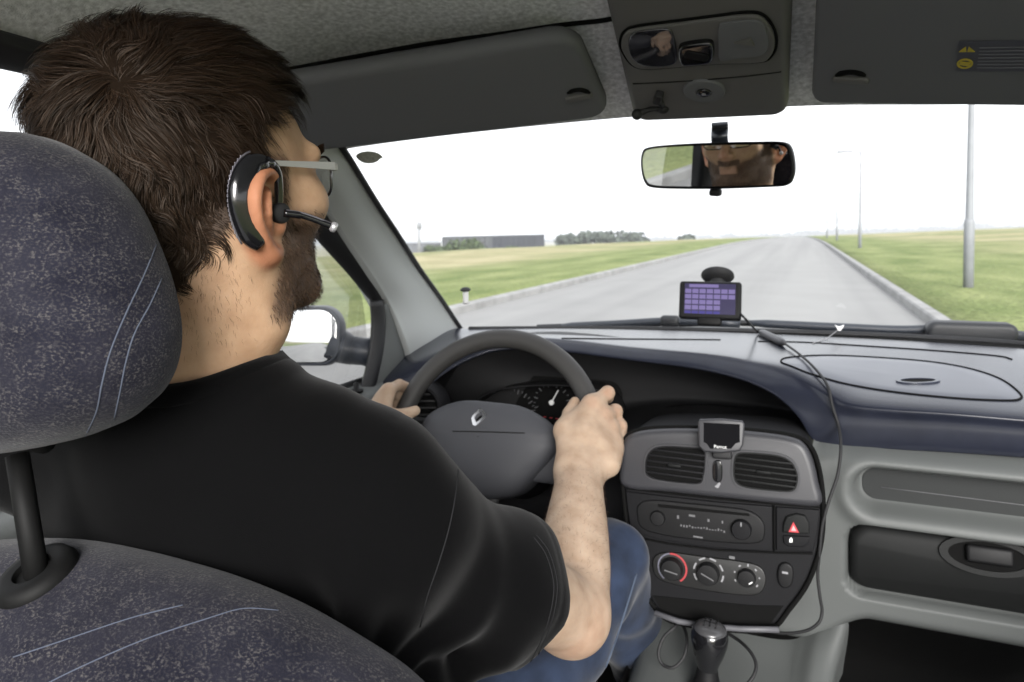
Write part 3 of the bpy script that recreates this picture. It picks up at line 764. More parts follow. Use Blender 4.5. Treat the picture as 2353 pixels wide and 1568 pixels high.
# lips of the soft blue top: (u, v, Y) lower edge, then fold line above it
cols = [  # lip u,v,Y | fold u,v,Y | X of the windscreen base point
    ((905, 1010, 1.17), (862, 905, 1.20), -.875), ((930, 960, 1.18), (885, 868, 1.25), -.865), ((975, 892, 1.20), (950, 830, 1.27), -.80), ((1040, 842, 1.23), (1015, 802, 1.29), -.70),
    ((1120, 808, 1.25), (1105, 778, 1.30), -.58), ((1200, 800, 1.25), (1200, 772, 1.30), -.48), ((1300, 806, 1.25), (1305, 776, 1.30), -.38),
    ((1440, 824, 1.245), (1450, 792, 1.295), -.24), ((1590, 843, 1.23), (1605, 806, 1.275), -.12), ((1700, 868, 1.20), (1725, 822, 1.25), -.02),
    ((1780, 903, 1.17), (1815, 838, 1.225), .05), ((1835, 952, 1.152), (1880, 868, 1.195), .10), ((1866, 1000, 1.142), (1930, 893, 1.172), .14), ((1900, 1020, 1.138), (1975, 912, 1.155), .18), ((1990, 1026, 1.132), (2060, 922, 1.148), .24),
    ((2150, 1032, 1.130), (2200, 932, 1.145), .33), ((2353, 1046, 1.130), (2370, 947, 1.145), .42), ((2700, 1075, 1.130), (2700, 972, 1.145), .56), ((2900, 1095, 1.125), (2900, 992, 1.14), .64)]
def ybase(x): return 1.66-.12*((x-CL)/.68)**2
r_base, r_a, r_mid, r_fold, r_soft, r_lip, r_under, r_in = [], [], [], [], [], [], [], []
for (a, b, x) in cols:
    L, F_ = W(a[0], a[1], Y=a[2]), W(b[0], b[1], Y=b[2])
    B_ = Vector((x, ybase(x), -.243)); k = F_.lerp(B_, .45); k.z = lerp(F_.z, -.238, .55)
    kk = F_.lerp(B_, .78); kk.z = -.240
    r_base.append(B_+Vector((0, .06, -.02))); r_a.append(kk.lerp(B_, .9)); r_mid.append(k); r_fold.append(F_)
    r_soft.append(F_.lerp(L, .45)+Vector((0, -.010, .005))); r_lip.append(L)
    r_under.append(L+Vector((0, .012, -.003))); r_in.append(L+Vector((0, .05, .012)))
pad_vf = loft([r_base, r_a, r_mid, r_fold, r_soft, r_lip, r_under, r_in], 6, 6)
pad = mk('dashboard_top', pad_vf, M['pad'], dash); tpad = bvh(pad)
def surf_line(tree, pts, r, name, mt, parent, n=6, closed=False, off=.0):
    q = spline([(u, v, 0) for u, v in pts], n, closed); p = [hit(tree, a.x, a.y, off) for a in q]; p = [a[0] for a in p if a]
    return mk(name, tube(p, r, 6, closed=closed), mt, parent)
# blue black band where glass meets dashboard
base_line = [(1075, 757), (1250, 756), (1450, 756), (1632, 760), (1800, 764), (2000, 771), (2200, 781), (2353, 792), (2600, 815)]
bl = [W(u, v, Z=-.243) for u, v in base_line]
mk('glass_border', thick(loft([bl, [p+Vector((0, .012, .006)) for p in bl], [p+Vector((0, .05, -.012)) for p in bl]], 5, 4), .003), M['rubber'], dash)
surf_line(tpad, [(1290, 778), (1400, 779), (1520, 780), (1640, 781), (1655, 781)], .0016, 'defroster_slot', M['void'], dash, off=.0004)
surf_line(tpad, [(1742, 785), (1850, 787), (2000, 796), (2150, 806), (2290, 818), (2325, 826)], .0016, 'defroster_slot', M['void'], dash, off=.0004)
# oval lid on the passenger side with a finger hole
lid = [(1795, 832), (1812, 822), (1900, 817), (2020, 822), (2140, 832), (2230, 848), (2300, 872), (2342, 903), (2344, 917), (2310, 921), (2200, 916), (2060, 902), (1950, 884), (1870, 862), (1820, 843)]
q = spline([(u, v, 0) for u, v in lid], 8, True)
ring = [hit(tpad, a.x, a.y, .0)[0] for a in q]
lc = hit(tpad, 2090, 868, .0)[0]; vs = []; fs = []; N = len(ring); steps = 7
for k in range(steps+1):
    t = k/steps
    for a in q:
        u = lerp(a.x, 2090, t*.999); v = lerp(a.y, 868, t*.999); h = hit(tpad, u, v, .0)
        e = .0018*min(1, (t/.06) if t < .06 else 1); vs.append(h[0]+h[1]*(e+.0002))
for k in range(steps):
    for i in range(N): fs.append((k*N+i, k*N+(i+1) % N, (k+1)*N+(i+1) % N, (k+1)*N+i))
lido = mk('dashboard_lid', (vs, fs), M['lid'], dash)
mk('lid_gap', tube([r+Vector((0, 0, .0006)) for r in ring], .0016, 6, closed=True), M['void'], lido)
eye = hit(tpad, 2109, 879, .0022); n = eye[1]; x = M3 @ Vector((1, 0, .03)); x -= n*x.dot(n); x.normalize()
ef = frame(x, n.cross(x), n, eye[0])
el = lambda a, b: [(a*math.cos(k*PI/16), b*math.sin(k*PI/16)) for k in range(32)]
mk('finger_hole_rim', ringplate(el(.034, .017), el(.027, .0125), .0022, ef), M['lid'], lido, True, 40)
mk('finger_hole', slab(el(.0265, .0125), .0008, 0, ef), M['void'], lido, False)

# cavity behind the wheel and under the hood, lined in black
BY = 1.40
cav = [[(-.80, BY-.10, -.315), (-.64, BY-.04, -.262), (-.35, BY, -.252), (-.01, BY-.06, -.27), (.03, BY-.2, -.29)], [(-.80, BY-.08, -.35), (-.5, BY, -.33), (-.2, BY, -.325), (.0, BY-.06, -.325), (.03, BY-.2, -.325)],
       [(-.80, BY-.05, -.43), (-.5, BY-.03, -.43), (-.27, BY-.03, -.36), (-.01, BY-.08, -.345), (.01, BY-.2, -.34)], [(-.80, 1.24, -.44), (-.5, 1.24, -.44), (-.27, 1.12, -.36), (-.04, 1.07, -.335), (-.005, 1.07, -.335)]]
mk('hood_cavity', loft(cav, 8, 6), M['black'], dash)
mk('hood_liner', loft([r_in, [p+Vector((0, .10, .0)) for p in r_in]], 6, 4), M['black'], dash)
q = [W(u, v, Y=1.37) for u, v in ((1480, 946), (1560, 934), (1640, 932), (1740, 945), (1800, 965))]
mk('display_ledge', thick(loft([q, [p+Vector((0, -.05, -.006)) for p in q], [p+Vector((0, -.06, -.03)) for p in q]], 5, 4), .003), M['black'], dash)
# instrument cluster
ic = empty('instrument_cluster', W(1230, 920, Y=1.36)); par(ic, dash)
inst = [W(u, v, Y=1.36) for u, v in ((1085, 985), (1105, 930), (1150, 898), (1220, 886), (1300, 884), (1380, 892), (1420, 930), (1430, 990))]
mk('cluster_hood', thick(loft([[p+Vector((0, .03, 0)) for p in inst], inst, [p+Vector((0, -.045, .006)) for p in inst]], 5, 4), .004), M['black'], ic)
mk('cluster_face', slab(rrect(.165, .075, .03), .004, 0, frame((1, 0, 0), (0, .15, .99), (0, -.99, .15), W(1258, 945, Y=1.385))), M['void'], ic, False)
M['faint0'] = mat('gauge_print', (.09, .09, .095), .6)
def gauge(u, v, r, a0, a1, n, needle):
    c = W(u, v, Y=1.375); f = frame((1, 0, 0), (0, .15, .99), (0, -.99, .15), c); mb = MB()
    for k in range(n):
        a = lerp(a0, a1, k/(n-1)); l = r*.2 if k % 2 == 0 else r*.1
        mb.add(box(.0014 if k % 2 else .002, l, .0008, 0, 1, f @ Matrix.Rotation(a-PI/2, 4, 'Z') @ Matrix.Translation((0, r-l/2, 0))))
    g = mb.build('gauge', M['faint0'], ic, False)
    mb = MB(); mb.add(lathe([(r*.13, 0), (r*.13, .004), (.0001, .005)], 16, f)); mb.add(box(.0022, r*.75, .001, 0, 1, f @ Matrix.Translation((0, 0, .003)) @ Matrix.Rotation(needle-PI/2, 4, 'Z') @ Matrix.Translation((0, r*.38, 0))))
    mb.build('needle', M['white'], g, False)
gauge(1180, 948, .052, R(215), R(-35), 23, R(200))
gauge(1268, 925, .042, R(200), R(-20), 15, R(62))
gauge(1335, 940, .026, R(180), R(20), 9, R(70))
mb = MB()
for k in range(3): mb.add(box(.006, .004, .001, 0, 1, Matrix.Translation(W(1252+k*14, 958+k*2, Y=1.374))))
mb.build('warning_light', M['red'], ic, False)

# lower dashboard on the driver side with the round side vent
low = [[(-.88, 1.26, -.33), (-.80, 1.25, -.33), (-.70, 1.245, -.35), (-.64, 1.26, -.43), (-.48, 1.26, -.44), (-.21, 1.20, -.40)],
       [(-.88, 1.18, -.40), (-.80, 1.175, -.40), (-.70, 1.18, -.42), (-.62, 1.19, -.48), (-.48, 1.19, -.48), (-.21, 1.15, -.48)],
       [(-.88, 1.16, -.5), (-.80, 1.16, -.5), (-.70, 1.16, -.5), (-.62, 1.17, -.54), (-.48, 1.17, -.54), (-.21, 1.14, -.54)],
       [(-.88, 1.22, -.66), (-.80, 1.22, -.66), (-.70, 1.22, -.66), (-.62, 1.22, -.66), (-.48, 1.22, -.66), (-.21, 1.18, -.66)]]
mk('lower_dashboard', loft(low, 6, 6), M['char'], dash)
vc = W(962, 938, Y=1.165); vn = Vector((.35, -.92, .15)).normalized(); vx = Vector((0, 0, 1)).cross(vn).normalized(); vf_ = frame(vx, vn.cross(vx), vn, vc)
sv = mk('side_vent', lathe([(.058, -.05), (.052, -.012), (.048, 0), (.044, .004), (.039, .003), (.036, -.006), (.036, -.02)], 40, vf_), M['char'], dash, True, 40)
mk('vent_recess', lathe([(.0365, -.016), (.0001, -.016)], 32, vf_), M['void'], sv, False)
mb = MB()
for k in range(-2, 3):
    y = k*.0135; l = math.sqrt(max(.0355**2-y*y, .0001)); mb.add(box(2*l, .004, .012, .0012, 2, vf_ @ Matrix.Translation((0, y, -.008))))
mb.build('vent_slat', M['black'], sv, True, 40)

M['faint0'] = mat('gauge_print', (.09, .09, .095), .6)
# grey passenger panel with shelf and glove box
def sdbox(x, z, cx, cz, hx, hz, r):
    qx, qz = abs(x-cx)-hx+r, abs(z-cz)-hz+r
    return math.hypot(max(qx, 0), max(qz, 0))+min(max(qx, qz), 0)-r
PY = 1.122
tl, tr_ = W(1958, 1062, Y=PY), W(2353, 1085, Y=PY); bl_, br_ = W(1958, 1165, Y=PY), W(2353, 1190, Y=PY)
sh_top, sh_bot, sh_l = tl.z, bl_.z, tl.x
gt, gb, gl_ = W(2050, 1200, Y=PY).z, W(2050, 1382, Y=PY).z, W(1942, 1290, Y=PY).x
ztop = W(2000, 1022, Y=PY).z+.018; zbot = W(2000, 1455, Y=PY).z
XL, XR = -.10, .70
nxp, nzp = 150, 110
vs, fs = [], []
def zb_(x): return lerp(-.665, zbot, smooth(.0, .10, x))
def pany(x, z):
    t = (ztop-z)/(ztop-zb_(x))
    y = PY+.034*(1-smooth(.035, .13, t))-.018*smooth(.02, .2, t)+.01*smooth(.3, .9, t)
    y += .06*smooth(.86, 1.02, t)**2
    y += .03*smooth(.06, 0, x-XL) if False else 0
    
    d = sdbox(x, z, sh_l+.4, (sh_top+sh_bot)/2-.035*0, .4, (sh_top-sh_bot)/2, (sh_top-sh_bot)*.46)
    y += .045*smooth(.004, -.014, d)*(1-.35*smooth(0, 1, (sh_top-z)/(sh_top-sh_bot)))
    y -= .008*math.exp(-((d-.012)/.012)**2)
    g_ = sdbox(x, z, gl_+.4, (gt+gb)/2, .4, (gt-gb)/2, .03)
    y += .03*smooth(.0, -.006, g_)
    return y
def smooth(a, b, x):
    if a == b: return 1.0 if x >= a else 0.0
    t = min(max((x-a)/(b-a), 0), 1); return t*t*(3-2*t)
for i in range(nzp+1):
    for j in range(nxp+1):
        x = lerp(XL, XR, (j/nxp)); z = lerp(ztop-.034*(1-smooth(.014, .028, x)), zb_(x), i/nzp); vs.append((x, pany(x, z), z))
for i in range(nzp):
    for j in range(nxp): a = i*(nxp+1)+j; fs.append((a, a+1, a+nxp+2, a+nxp+1))
mk('passenger_panel', (vs, fs), M['grey'], dash)
M['shelf_shade'] = mat('shelf_shade_grey', (.024, .0255, .0255), .8, spec=.2, bump=.3, bscale=700, bdist=.0005)  # darker copy of the panel grey, the shelf's shade put into its colour
shx, shz = .385, (sh_top-sh_bot)/2-.013; scx, scz = sh_l+.4, (sh_top+sh_bot)/2
mk('shelf_shade_sheet', warp(grid_slab(shx, shz, shz*.9, .0012, .0005), lambda p: Vector((scx+p.x, pany(scx+p.x, scz+p.y)-.0012-p.z, scz+p.y))), M['shelf_shade'], dash)  # thin sheet added over the shelf recess to darken it
mk('shelf_seam', tube([(x, pany(x, lerp(sh_top, sh_bot, .55)-.012*(x-sh_l))-.0026, lerp(sh_top, sh_bot, .55)-.012*(x-sh_l)) for x in np.linspace(sh_l+.04, XR, 12)], .0006, 6), M['faint0'], dash)
# glove box door
gw, gh = .4, (gt-gb)/2-.006
gx = gl_+.006+gw
def gb_fn(p):
    t = (p.y/gh+1)/2
    return Vector((gx+p.x, PY+.012-p.z-.012*math.sin(PI*min(1, t*1.0))+.018*(1-t)**2, (gt+gb)/2+p.y))
gbx = mk('glove_box', warp(grid_slab(gw, gh, .03, .02, .012), gb_fn), M['greydark'], dash)
tgb = bvh(gbx)
h = hit(tgb, 2268, 1278); n = h[1]; x = Vector((1, 0, 0)); x -= n*x.dot(n); x.normalize(); hf = frame(x, n.cross(x), n, h[0])
hd = mk('glove_box_handle', ringplate(el(.058, .026), el(.047, .019), .005, hf @ Matrix.Translation((0, 0, -.001))), M['greydark'], gbx, True, 40)
mk('handle_recess', slab(el(.048, .020), .0012, 0, hf), M['void'], hd, False)
mk('handle_flap', box(.056, .024, .012, .005, 3, hf @ Matrix.Translation((0.002, .002, .004))), M['black'], hd, True, 40)

# ------------------------------------------------------------------ centre stack
st = empty('centre_stack', (CL, 1.08, -.45)); par(st, car)
SN = Vector((0, -.985, .115)).normalized(); SX = Vector((1, 0, 0)); SYv = SN.cross(SX)
SP = W(1650, 1010, Y=1.06)
SF = frame(SX, SYv, SN, SP); SI = SF.inverted()
def sp(u, v, off=0.0):
    q = SI @ WP(u, v, SP+SN*off, SN); return q.x, q.y
def souls(pts, off=0.0, n=4):
    l = [sp(u, v, off) for u, v in pts]
    l = [(q.x, q.y) for q in spline([(a, b, 0) for a, b in l], n, True)] if n else l
    if sum(l[i][0]*l[(i+1) % len(l)][1]-l[(i+1) % len(l)][0]*l[i][1] for i in range(len(l))) < 0: l = l[::-1]
    return l
def off(z): return SF @ Matrix.Translation((0, 0, z))
body = souls([(1440, 1006), (1470, 988), (1540, 982), (1650, 984), (1740, 990), (1815, 1000), (1850, 1015), (1872, 1050), (1885, 1110), (1889, 1180), (1882, 1255), (1855, 1335), (1810, 1400), (1765, 1445), (1660, 1444), (1570, 1432), (1525, 1415), (1490, 1370), (1462, 1300), (1444, 1210), (1434, 1120), (1426, 1050)])
mk('stack_body', slab([(x, y) for x, y in body], .16, .006, off(-.16)), M['char'], st, True, 30)
seam = [SF @ Vector((x*1.012+.000, y*1.006, .0)) for x, y in body]
mk('stack_gap', tube(seam, .0035, 6, closed=True), M['void'], st)
pod = souls([(1436, 1010), (1468, 990), (1540, 983), (1650, 985), (1740, 991), (1812, 1001), (1846, 1016), (1866, 1050), (1880, 1105), (1884, 1158), (1800, 1156), (1650, 1140), (1540, 1128), (1436, 1116), (1428, 1060)], 0, 5)
M['pod'] = mat('vent_pod_plastic', (.03, .03, .034), .45, bump=.2, bscale=900, bdist=.0004)
mk('vent_surround', slab(pod, .014, .010, off(.0)), M['pod'], st, True, 30)
def vent(pts, label, slats, bright):
    o_ = souls(pts, .014, 6); n = len(o_); cx = sum(p[0] for p in o_)/n; cy = sum(p[1] for p in o_)/n
    hx = max(p[0] for p in o_)-cx; hy = max(p[1] for p in o_)-cy
    inn = [(cx+(x-cx)*(1-.0028/hx), cy+(y-cy)*(1-.0028/hy)) for x, y in o_]
    in2 = [(cx+(x-cx)*(1-.0048/hx), cy+(y-cy)*(1-.0048/hy)) for x, y in o_]
    t = mk('air_vent', ringplate(o_, inn, .005, off(.012)), M['pod'], st, True, 40); t['label'] = label
    mk('vent_recess', slab(o_, .0012, 0, off(.0135)), M['void'], t, False)
    mk('vent_bezel', ringplate(inn, in2, .0035, off(.0145)), bright, t, True, 40)
    mb = MB()
    y0 = min(p[1] for p in in2); y1 = max(p[1] for p in in2)
    def span(y):
        xs_ = []
        for i in range(n):
            a, b = in2[i], in2[(i+1) % n]
            if (a[1]-y)*(b[1]-y) < 0: xs_.append(a[0]+(b[0]-a[0])*(y-a[1])/(b[1]-a[1]))
        return (min(xs_), max(xs_)) if len(xs_) > 1 else None
    sl = -.045
    for k in range(1, slats+1):
        y = lerp(y0, y1, k/(slats+1)); s_ = span(y)
        if s_: mb.add(box(s_[1]-s_[0]+.002, .0032, .006, .001, 2, off(.0155) @ Matrix.Translation(((s_[0]+s_[1])/2, y, 0)) @ Matrix.Rotation(sl*.3, 4, 'Z')))
    sb = mb.build('vent_slat', bright, t, True, 40)
    mk('vent_tab', box(.020, .005, .008, .002, 2, off(.018) @ Matrix.Translation((cx, cy, 0))), M['greydark'], t, True, 40)
vent([(1480, 1085), (1482, 1050), (1497, 1028), (1525, 1020), (1580, 1022), (1622, 1028), (1626, 1060), (1622, 1095), (1612, 1114), (1570, 1113), (1515, 1106), (1490, 1098)], 'left centre vent with dull black slats', 5, M['char'])
vent([(1682, 1060), (1688, 1040), (1705, 1034), (1760, 1037), (1800, 1044), (1825, 1060), (1838, 1090), (1836, 1118), (1822, 1133), (1780, 1132), (1720, 1125), (1692, 1115), (1682, 1095)], 'right centre vent with paler slats', 5, M['greydark'])
# thumb wheel between the vents
mk('vent_thumbwheel', slab(souls([(1643, 1058), (1655, 1058), (1660, 1070), (1660, 1098), (1654, 1108), (1643, 1106), (1638, 1095), (1638, 1070)], .014, 3), .004, .002, off(.013)), M['gloss'], st, True, 40)
mk('vent_symbol', slab(souls([(1642, 1118), (1653, 1108), (1656, 1112), (1650, 1122)], .014, 0), .0006, 0, off(.0141)), M['dimwhite'], st, False)
# radio
rad = empty('radio', SF @ Vector((*sp(1600, 1195), 0))); par(rad, st)
rb = souls([(1440, 1128), (1540, 1140), (1650, 1152), (1774, 1162), (1776, 1262), (1700, 1262), (1600, 1252), (1520, 1238), (1452, 1222), (1444, 1175)], 0, 0)
mk('radio_surround', slab(rb, .005, .002, off(.0)), M['char'], rad, True, 30)
rf = souls([(1468, 1158), (1500, 1148), (1580, 1155), (1660, 1163), (1720, 1172), (1752, 1195), (1758, 1225), (1745, 1246), (1690, 1248), (1600, 1240), (1520, 1228), (1475, 1212), (1465, 1185)], .005, 4)
mk('radio_face', slab(rf, .004, .003, off(.005)), M['black'], rad, True, 30)
mk('radio_slot', slab(souls([(1512, 1158), (1600, 1167), (1722, 1180), (1722, 1186), (1600, 1174), (1512, 1165)], .009, 0), .0008, 0, off(.0088)), M['void'], rad, False)
def knob(u, v, r, h, mt, parent, name='knob', bar=True, z0=.005):
    x, y = sp(u, v, z0); f = off(z0) @ Matrix.Translation((x, y, 0))
    k = mk(name, lathe([(r, 0), (r*.97, h*.7), (r*.88, h), (r*.8, h*1.02), (.0001, h*1.02)], 32, f), mt, parent, True, 40)
    return k, f
kn, f = knob(1704, 1215, .0145, .010, M['char'], rad, z0=.009)
mk('knob_pointer', box(.0015, .006, .0006, 0, 1, f @ Matrix.Translation((.0, .009, .0105))), M['dimwhite'], kn, False)
kn, f = knob(1512, 1190, .0115, .006, M['black'], rad, z0=.009)
mb = MB()
def mark(u, v, w_, h_, z_, rot=0.0):
    x, y = sp(u, v, z_); mb.add(box(w_, h_, .0006, 0, 1, off(z_) @ Matrix.Translation((x, y, 0)) @ Matrix.Rotation(rot, 4, 'Z')))
g = random.Random(5)
for u, v, w_, h_ in ((1558, 1188, .003, .005), (1590, 1185, .009, .003), (1628, 1196, .003, .004), (1660, 1200, .002, .004)): mark(u, v, w_, h_, .0095)
for k in range(16): mark(1565+k*6.6, 1207+k*.9+g.uniform(-1.5, 1.5), .0022, g.uniform(.0012, .0035), .0095)
mark(1604, 1234, .014, .0022, .0095)
M['faint'] = mat('faint_print', (.10, .10, .105), .6)
mb.build('radio_print', M['faint'], rad, False)
# switch panel with hazard button
sw_ = empty('switch_panel', SF @ Vector((*sp(1828, 1215), 0))); par(sw_, st)
mk('switch_surround', slab(souls([(1784, 1163), (1882, 1170), (1878, 1225), (1868, 1266), (1784, 1262)], 0, 0), .005, .002, off(0)), M['char'], sw_, True, 30)
hz = souls([(1800, 1222), (1800, 1200), (1808, 1184), (1830, 1178), (1850, 1183), (1860, 1200), (1860, 1225)], .005, 0)
b1 = mk('hazard_switch', slab(hz, .006, .003, off(.005)), M['greydark'], sw_, True, 40)
b2 = mk('lock_switch', slab(souls([(1800, 1229), (1860, 1232), (1857, 1248), (1845, 1256), (1812, 1254), (1801, 1246)], .005, 0), .004, .002, off(.005)), M['char'], sw_, True, 40)
mk('hazard_triangle', slab(souls([(1812, 1222), (1836, 1224), (1823, 1199)], .011, 0), .0005, 0, off(.0111)), M['red'], b1, False)
M['pink'] = mat('pink_print', (.5, .3, .3), .6)
mk('hazard_triangle_inner', slab(souls([(1818, 1219), (1830, 1220), (1823, 1207)], .0115, 0), .0005, 0, off(.0116)), M['pink'], b1, False)
mk('lock_symbol', slab(souls([(1814, 1246), (1821, 1246), (1821, 1239), (1818, 1234), (1814, 1239)], .009, 0), .0006, 0, off(.0091)), M['white'], b2, False)
# heater controls
hc = empty('heater_controls', SF @ Vector((*sp(1630, 1315), 0))); par(hc, st)
M['hpod'] = mat('heater_panel_black', (.006, .006, .006), .45)
hp = souls([(1500, 1288), (1512, 1272), (1545, 1268), (1620, 1278), (1700, 1288), (1745, 1300), (1760, 1325), (1755, 1352), (1735, 1366), (1680, 1364), (1600, 1352), (1530, 1336), (1505, 1318)], 0, 4)
mk('heater_panel', slab(hp, .004, .002, off(0)), M['hpod'], hc, True, 40)
M['ringred'] = mat('hot_arc_red', (.30, .03, .035), .5); M['ringgrey'] = mat('cold_arc_grey', (.10, .10, .13), .5)
def arc(f, r, a0, a1, w_, name, mt, parent, n=18):
    o_ = [(r*math.cos(lerp(a0, a1, k/n)), r*math.sin(lerp(a0, a1, k/n))) for k in range(n+1)]
    i_ = [((r-w_)*math.cos(lerp(a0, a1, k/n)), (r-w_)*math.sin(lerp(a0, a1, k/n))) for k in range(n+1)]
    l = o_+i_[::-1]; n2 = len(o_); vs = [f @ Vector((x, y, z_)) for z_ in (0, .0006) for x, y in l]; N = len(l); fs = []
    for k in range(n): fs.append((N+k, N+k+1, N+2*n2-2-k, N+2*n2-1-k))
    fs += [(k, (k+1) % N, N+(k+1) % N, N+k) for k in range(N)]
    return mk(name, (vs, fs), mt, parent, False)
d1, f = knob(1545, 1305, .0165, .013, M['black'], hc, 'heater_dial', z0=.004)
arc(f, .0225, R(100), R(-55), .0026, 'hot_arc', M['ringred'], d1); arc(f, .0225, R(235), R(102), .0022, 'cold_arc', M['ringgrey'], d1)
mk('dial_pointer', box(.020, .0016, .0008, 0, 1, f @ Matrix.Translation((0, -.002, .0135)) @ Matrix.Rotation(-.15, 4, 'Z')), M['faint'], d1, False)
d2, f = knob(1628, 1316, .0165, .013, M['black'], hc, 'heater_dial', z0=.004)
for k in range(6): arc(f, .0225, R(218-k*44), R(218-k*44-26), .0024, 'dial_mark', M['dimwhite'], d2, 5)
mk('dial_pointer', box(.020, .0016, .0008, 0, 1, f @ Matrix.Translation((0, -.002, .0135)) @ Matrix.Rotation(-.4, 4, 'Z')), M['faint'], d2, False)
d3, f = knob(1716, 1326, .013, .010, M['black'], hc, 'heater_dial', z0=.004)
for k in range(7):
    a = R(205-k*40)
    mk('dial_mark', box(.0022 if k != 3 else .004, .0022 if k % 2 else .0034, .0006, 0, 1, f @ Matrix.Translation((.0175*math.cos(a), .0175*math.sin(a), .0003)) @ Matrix.Rotation(a, 4, 'Z')), M['dimwhite'], d3, False)
mk('dial_pointer', box(.0016, .006, .0008, 0, 1, f @ Matrix.Translation((.006, -.004, .0105)) @ Matrix.Rotation(-.9, 4, 'Z')), M['white'], d3, False)
x, y = sp(1682, 1281, .004); mk('fan_symbol', box(.008, .004, .0006, 0, 1, off(.0042) @ Matrix.Translation((x, y, 0))), M['faint'], hc, False)
db = mk('demister_switch', slab(souls([(1786, 1315), (1792, 1296), (1806, 1291), (1820, 1300), (1824, 1320), (1818, 1344), (1802, 1350), (1789, 1338)], 0, 4), .005, .003, off(0)), M['black'], st, True, 40)
x, y = sp(1804, 1316, .005); mk('switch_symbol', box(.008, .003, .0006, 0, 1, off(.0052) @ Matrix.Translation((x, y, 0))), M['dimwhite'], db, False)
for pts in (((1442, 1122), (1540, 1134), (1650, 1146), (1780, 1158), (1884, 1166)), ((1450, 1232), (1540, 1250), (1650, 1264), (1780, 1270), (1868, 1272)), ((1779, 1160), (1779, 1266))):
    mk('panel_seam', tube([SF @ Vector((*sp(u, v, .004), .0042)) for u, v in pts], .0014, 6), M['void'], st)
# open tray at the foot of the stack with its pale front edge
mk('lower_tray', slab(souls([(1500, 1368), (1600, 1378), (1720, 1390), (1800, 1392), (1768, 1436), (1660, 1436), (1560, 1424), (1520, 1400)], 0, 0), .0015, 0, off(0)), M['void'], st, False)
p = [SF @ Vector((*sp(u, v, .02), .02)) for u, v in ((1505, 1408), (1560, 1428), (1620, 1438), (1700, 1445), (1790, 1447))]
M['ledge'] = mat('grey_tray_edge', (.075, .075, .083), .5)
mk('tray_edge', tube(p, .0042, 8), M['ledge'], st)
mk('tray_shelf', loft([p, [q+Vector((0, .05, -.005)) for q in p]], 4, 3), M['black'], st)

# ------------------------------------------------------------------ centre tunnel, gear lever
tn = empty('centre_console', (CL, 1.0, -.8)); par(tn, car)
tr1 = [[(-.255, 1.12, -.68), (-.22, 1.12, -.652), (CL, 1.12, -.65), (-.03, 1.12, -.648), (.005, 1.12, -.635), (.035, 1.125, -.612), (.068, 1.13, -.602), (.062, 1.15, -.70)],
       [(-.255, 1.06, -.72), (-.225, 1.06, -.672), (CL, 1.06, -.665), (-.03, 1.06, -.665), (-.005, 1.06, -.66), (.02, 1.06, -.65), (.045, 1.065, -.666), (.030, 1.08, -.74)],
       [(-.255, .96, -.74), (-.225, .96, -.688), (CL, .96, -.68), (-.03, .96, -.68), (-.005, .96, -.68), (.015, .96, -.685), (.03, .96, -.71), (.012, .97, -.78)],
       [(-.255, .80, -.78), (-.225, .80, -.708), (CL, .80, -.70), (-.02, .80, -.70), (.01, .80, -.70), (.03, .80, -.71), (.04, .80, -.74), (.045, .8, -.84)],
       [(-.255, .45, -.80), (-.225, .45, -.728), (CL, .45, -.72), (-.02, .45, -.72), (.01, .45, -.72), (.03, .45, -.73), (.04, .45, -.76), (.045, .45, -.86)]]
tun = mk('tunnel_cover', loft(tr1, 6, 6), M['grey'], tn); ttn = bvh(tun)
mk('tunnel_side', loft([[(-.255, y, -.7), (-.258, y, -.85), (-.26, y, -1.0)] for y in (1.14, .8, .4)], 4, 4), M['black'], tn)
mk('tunnel_side', loft([[(x0, y, z0), (x0+.004, y, -.9), (x0+.01, y, -1.0)] for y, x0, z0 in ((1.16, .085, -.72), (1.0, .038, -.77), (.45, .045, -.84))], 4, 4), M['carpet'], tn)
h = hit(ttn, 1622, 1600); gb0 = h[0] if h else Vector((-.13, .95, -.68))
kc = W(1630, 1470, Y=.985)
gd = (kc-gb0).normalized()
mk('gear_gaiter', lathe([(.028, 0), (.026, .008), (.020, .018), (.016, .032), (.0135, .05)], 24, frame((1, 0, 0), gd.cross(Vector((1, 0, 0))), gd, gb0)), M['black'], tn, True, 60)
gl_e = empty('gear_lever', gb0); par(gl_e, car)
gx_ = (Vector((1, 0, 0))-gd*gd.x).normalized(); gf = frame(gx_, gd.cross(gx_), gd, kc)
mk('gear_knob', lathe([(.0105, -.078), (.0115, -.06), (.0135, -.045), (.0165, -.033), (.0215, -.020), (.0252, -.006), (.0262, .004), (.0248, .0135), (.021, .02)], 36, gf), M['gloss'], gl_e)
M['cap'] = mat('gear_cap_grey', (.055, .055, .058), .22, metal=.2)
cp = mk('knob_cap', lathe([(.0245, .013), (.022, .0195), (.016, .0235), (.008, .0255), (.0001, .026)], 36, gf), M['cap'], gl_e)
mk('gear_shaft', tube([gb0, kc-gd*.09, kc-gd*.06], [.0105, .0105, .0110], 14), M['black'], gl_e)
cz = lambda x, y: .0262-.0262*((x*x+y*y)/.0245**2)*.42
mb = MB()
for x in (-.008, 0, .008):
    for y in (-.006, .006):
        mb.add(box(.0022, .0036, .001, 0, 1, gf @ Matrix.Translation((x, y+(0.002 if y > 0 else -.002), cz(x, y)))))
mb.build('gear_numbers', M['black'], cp, False)
mb = MB()
for x in (-.008, 0, .008): mb.add(box(.001, .010, .0008, 0, 1, gf @ Matrix.Translation((x, 0, cz(x, .003)+.0004))))
mb.add(box(.017, .001, .0008, 0, 1, gf @ Matrix.Translation((0, 0, cz(.005, 0)+.0004))))
mb.build('shift_pattern', M['black'], cp, False)

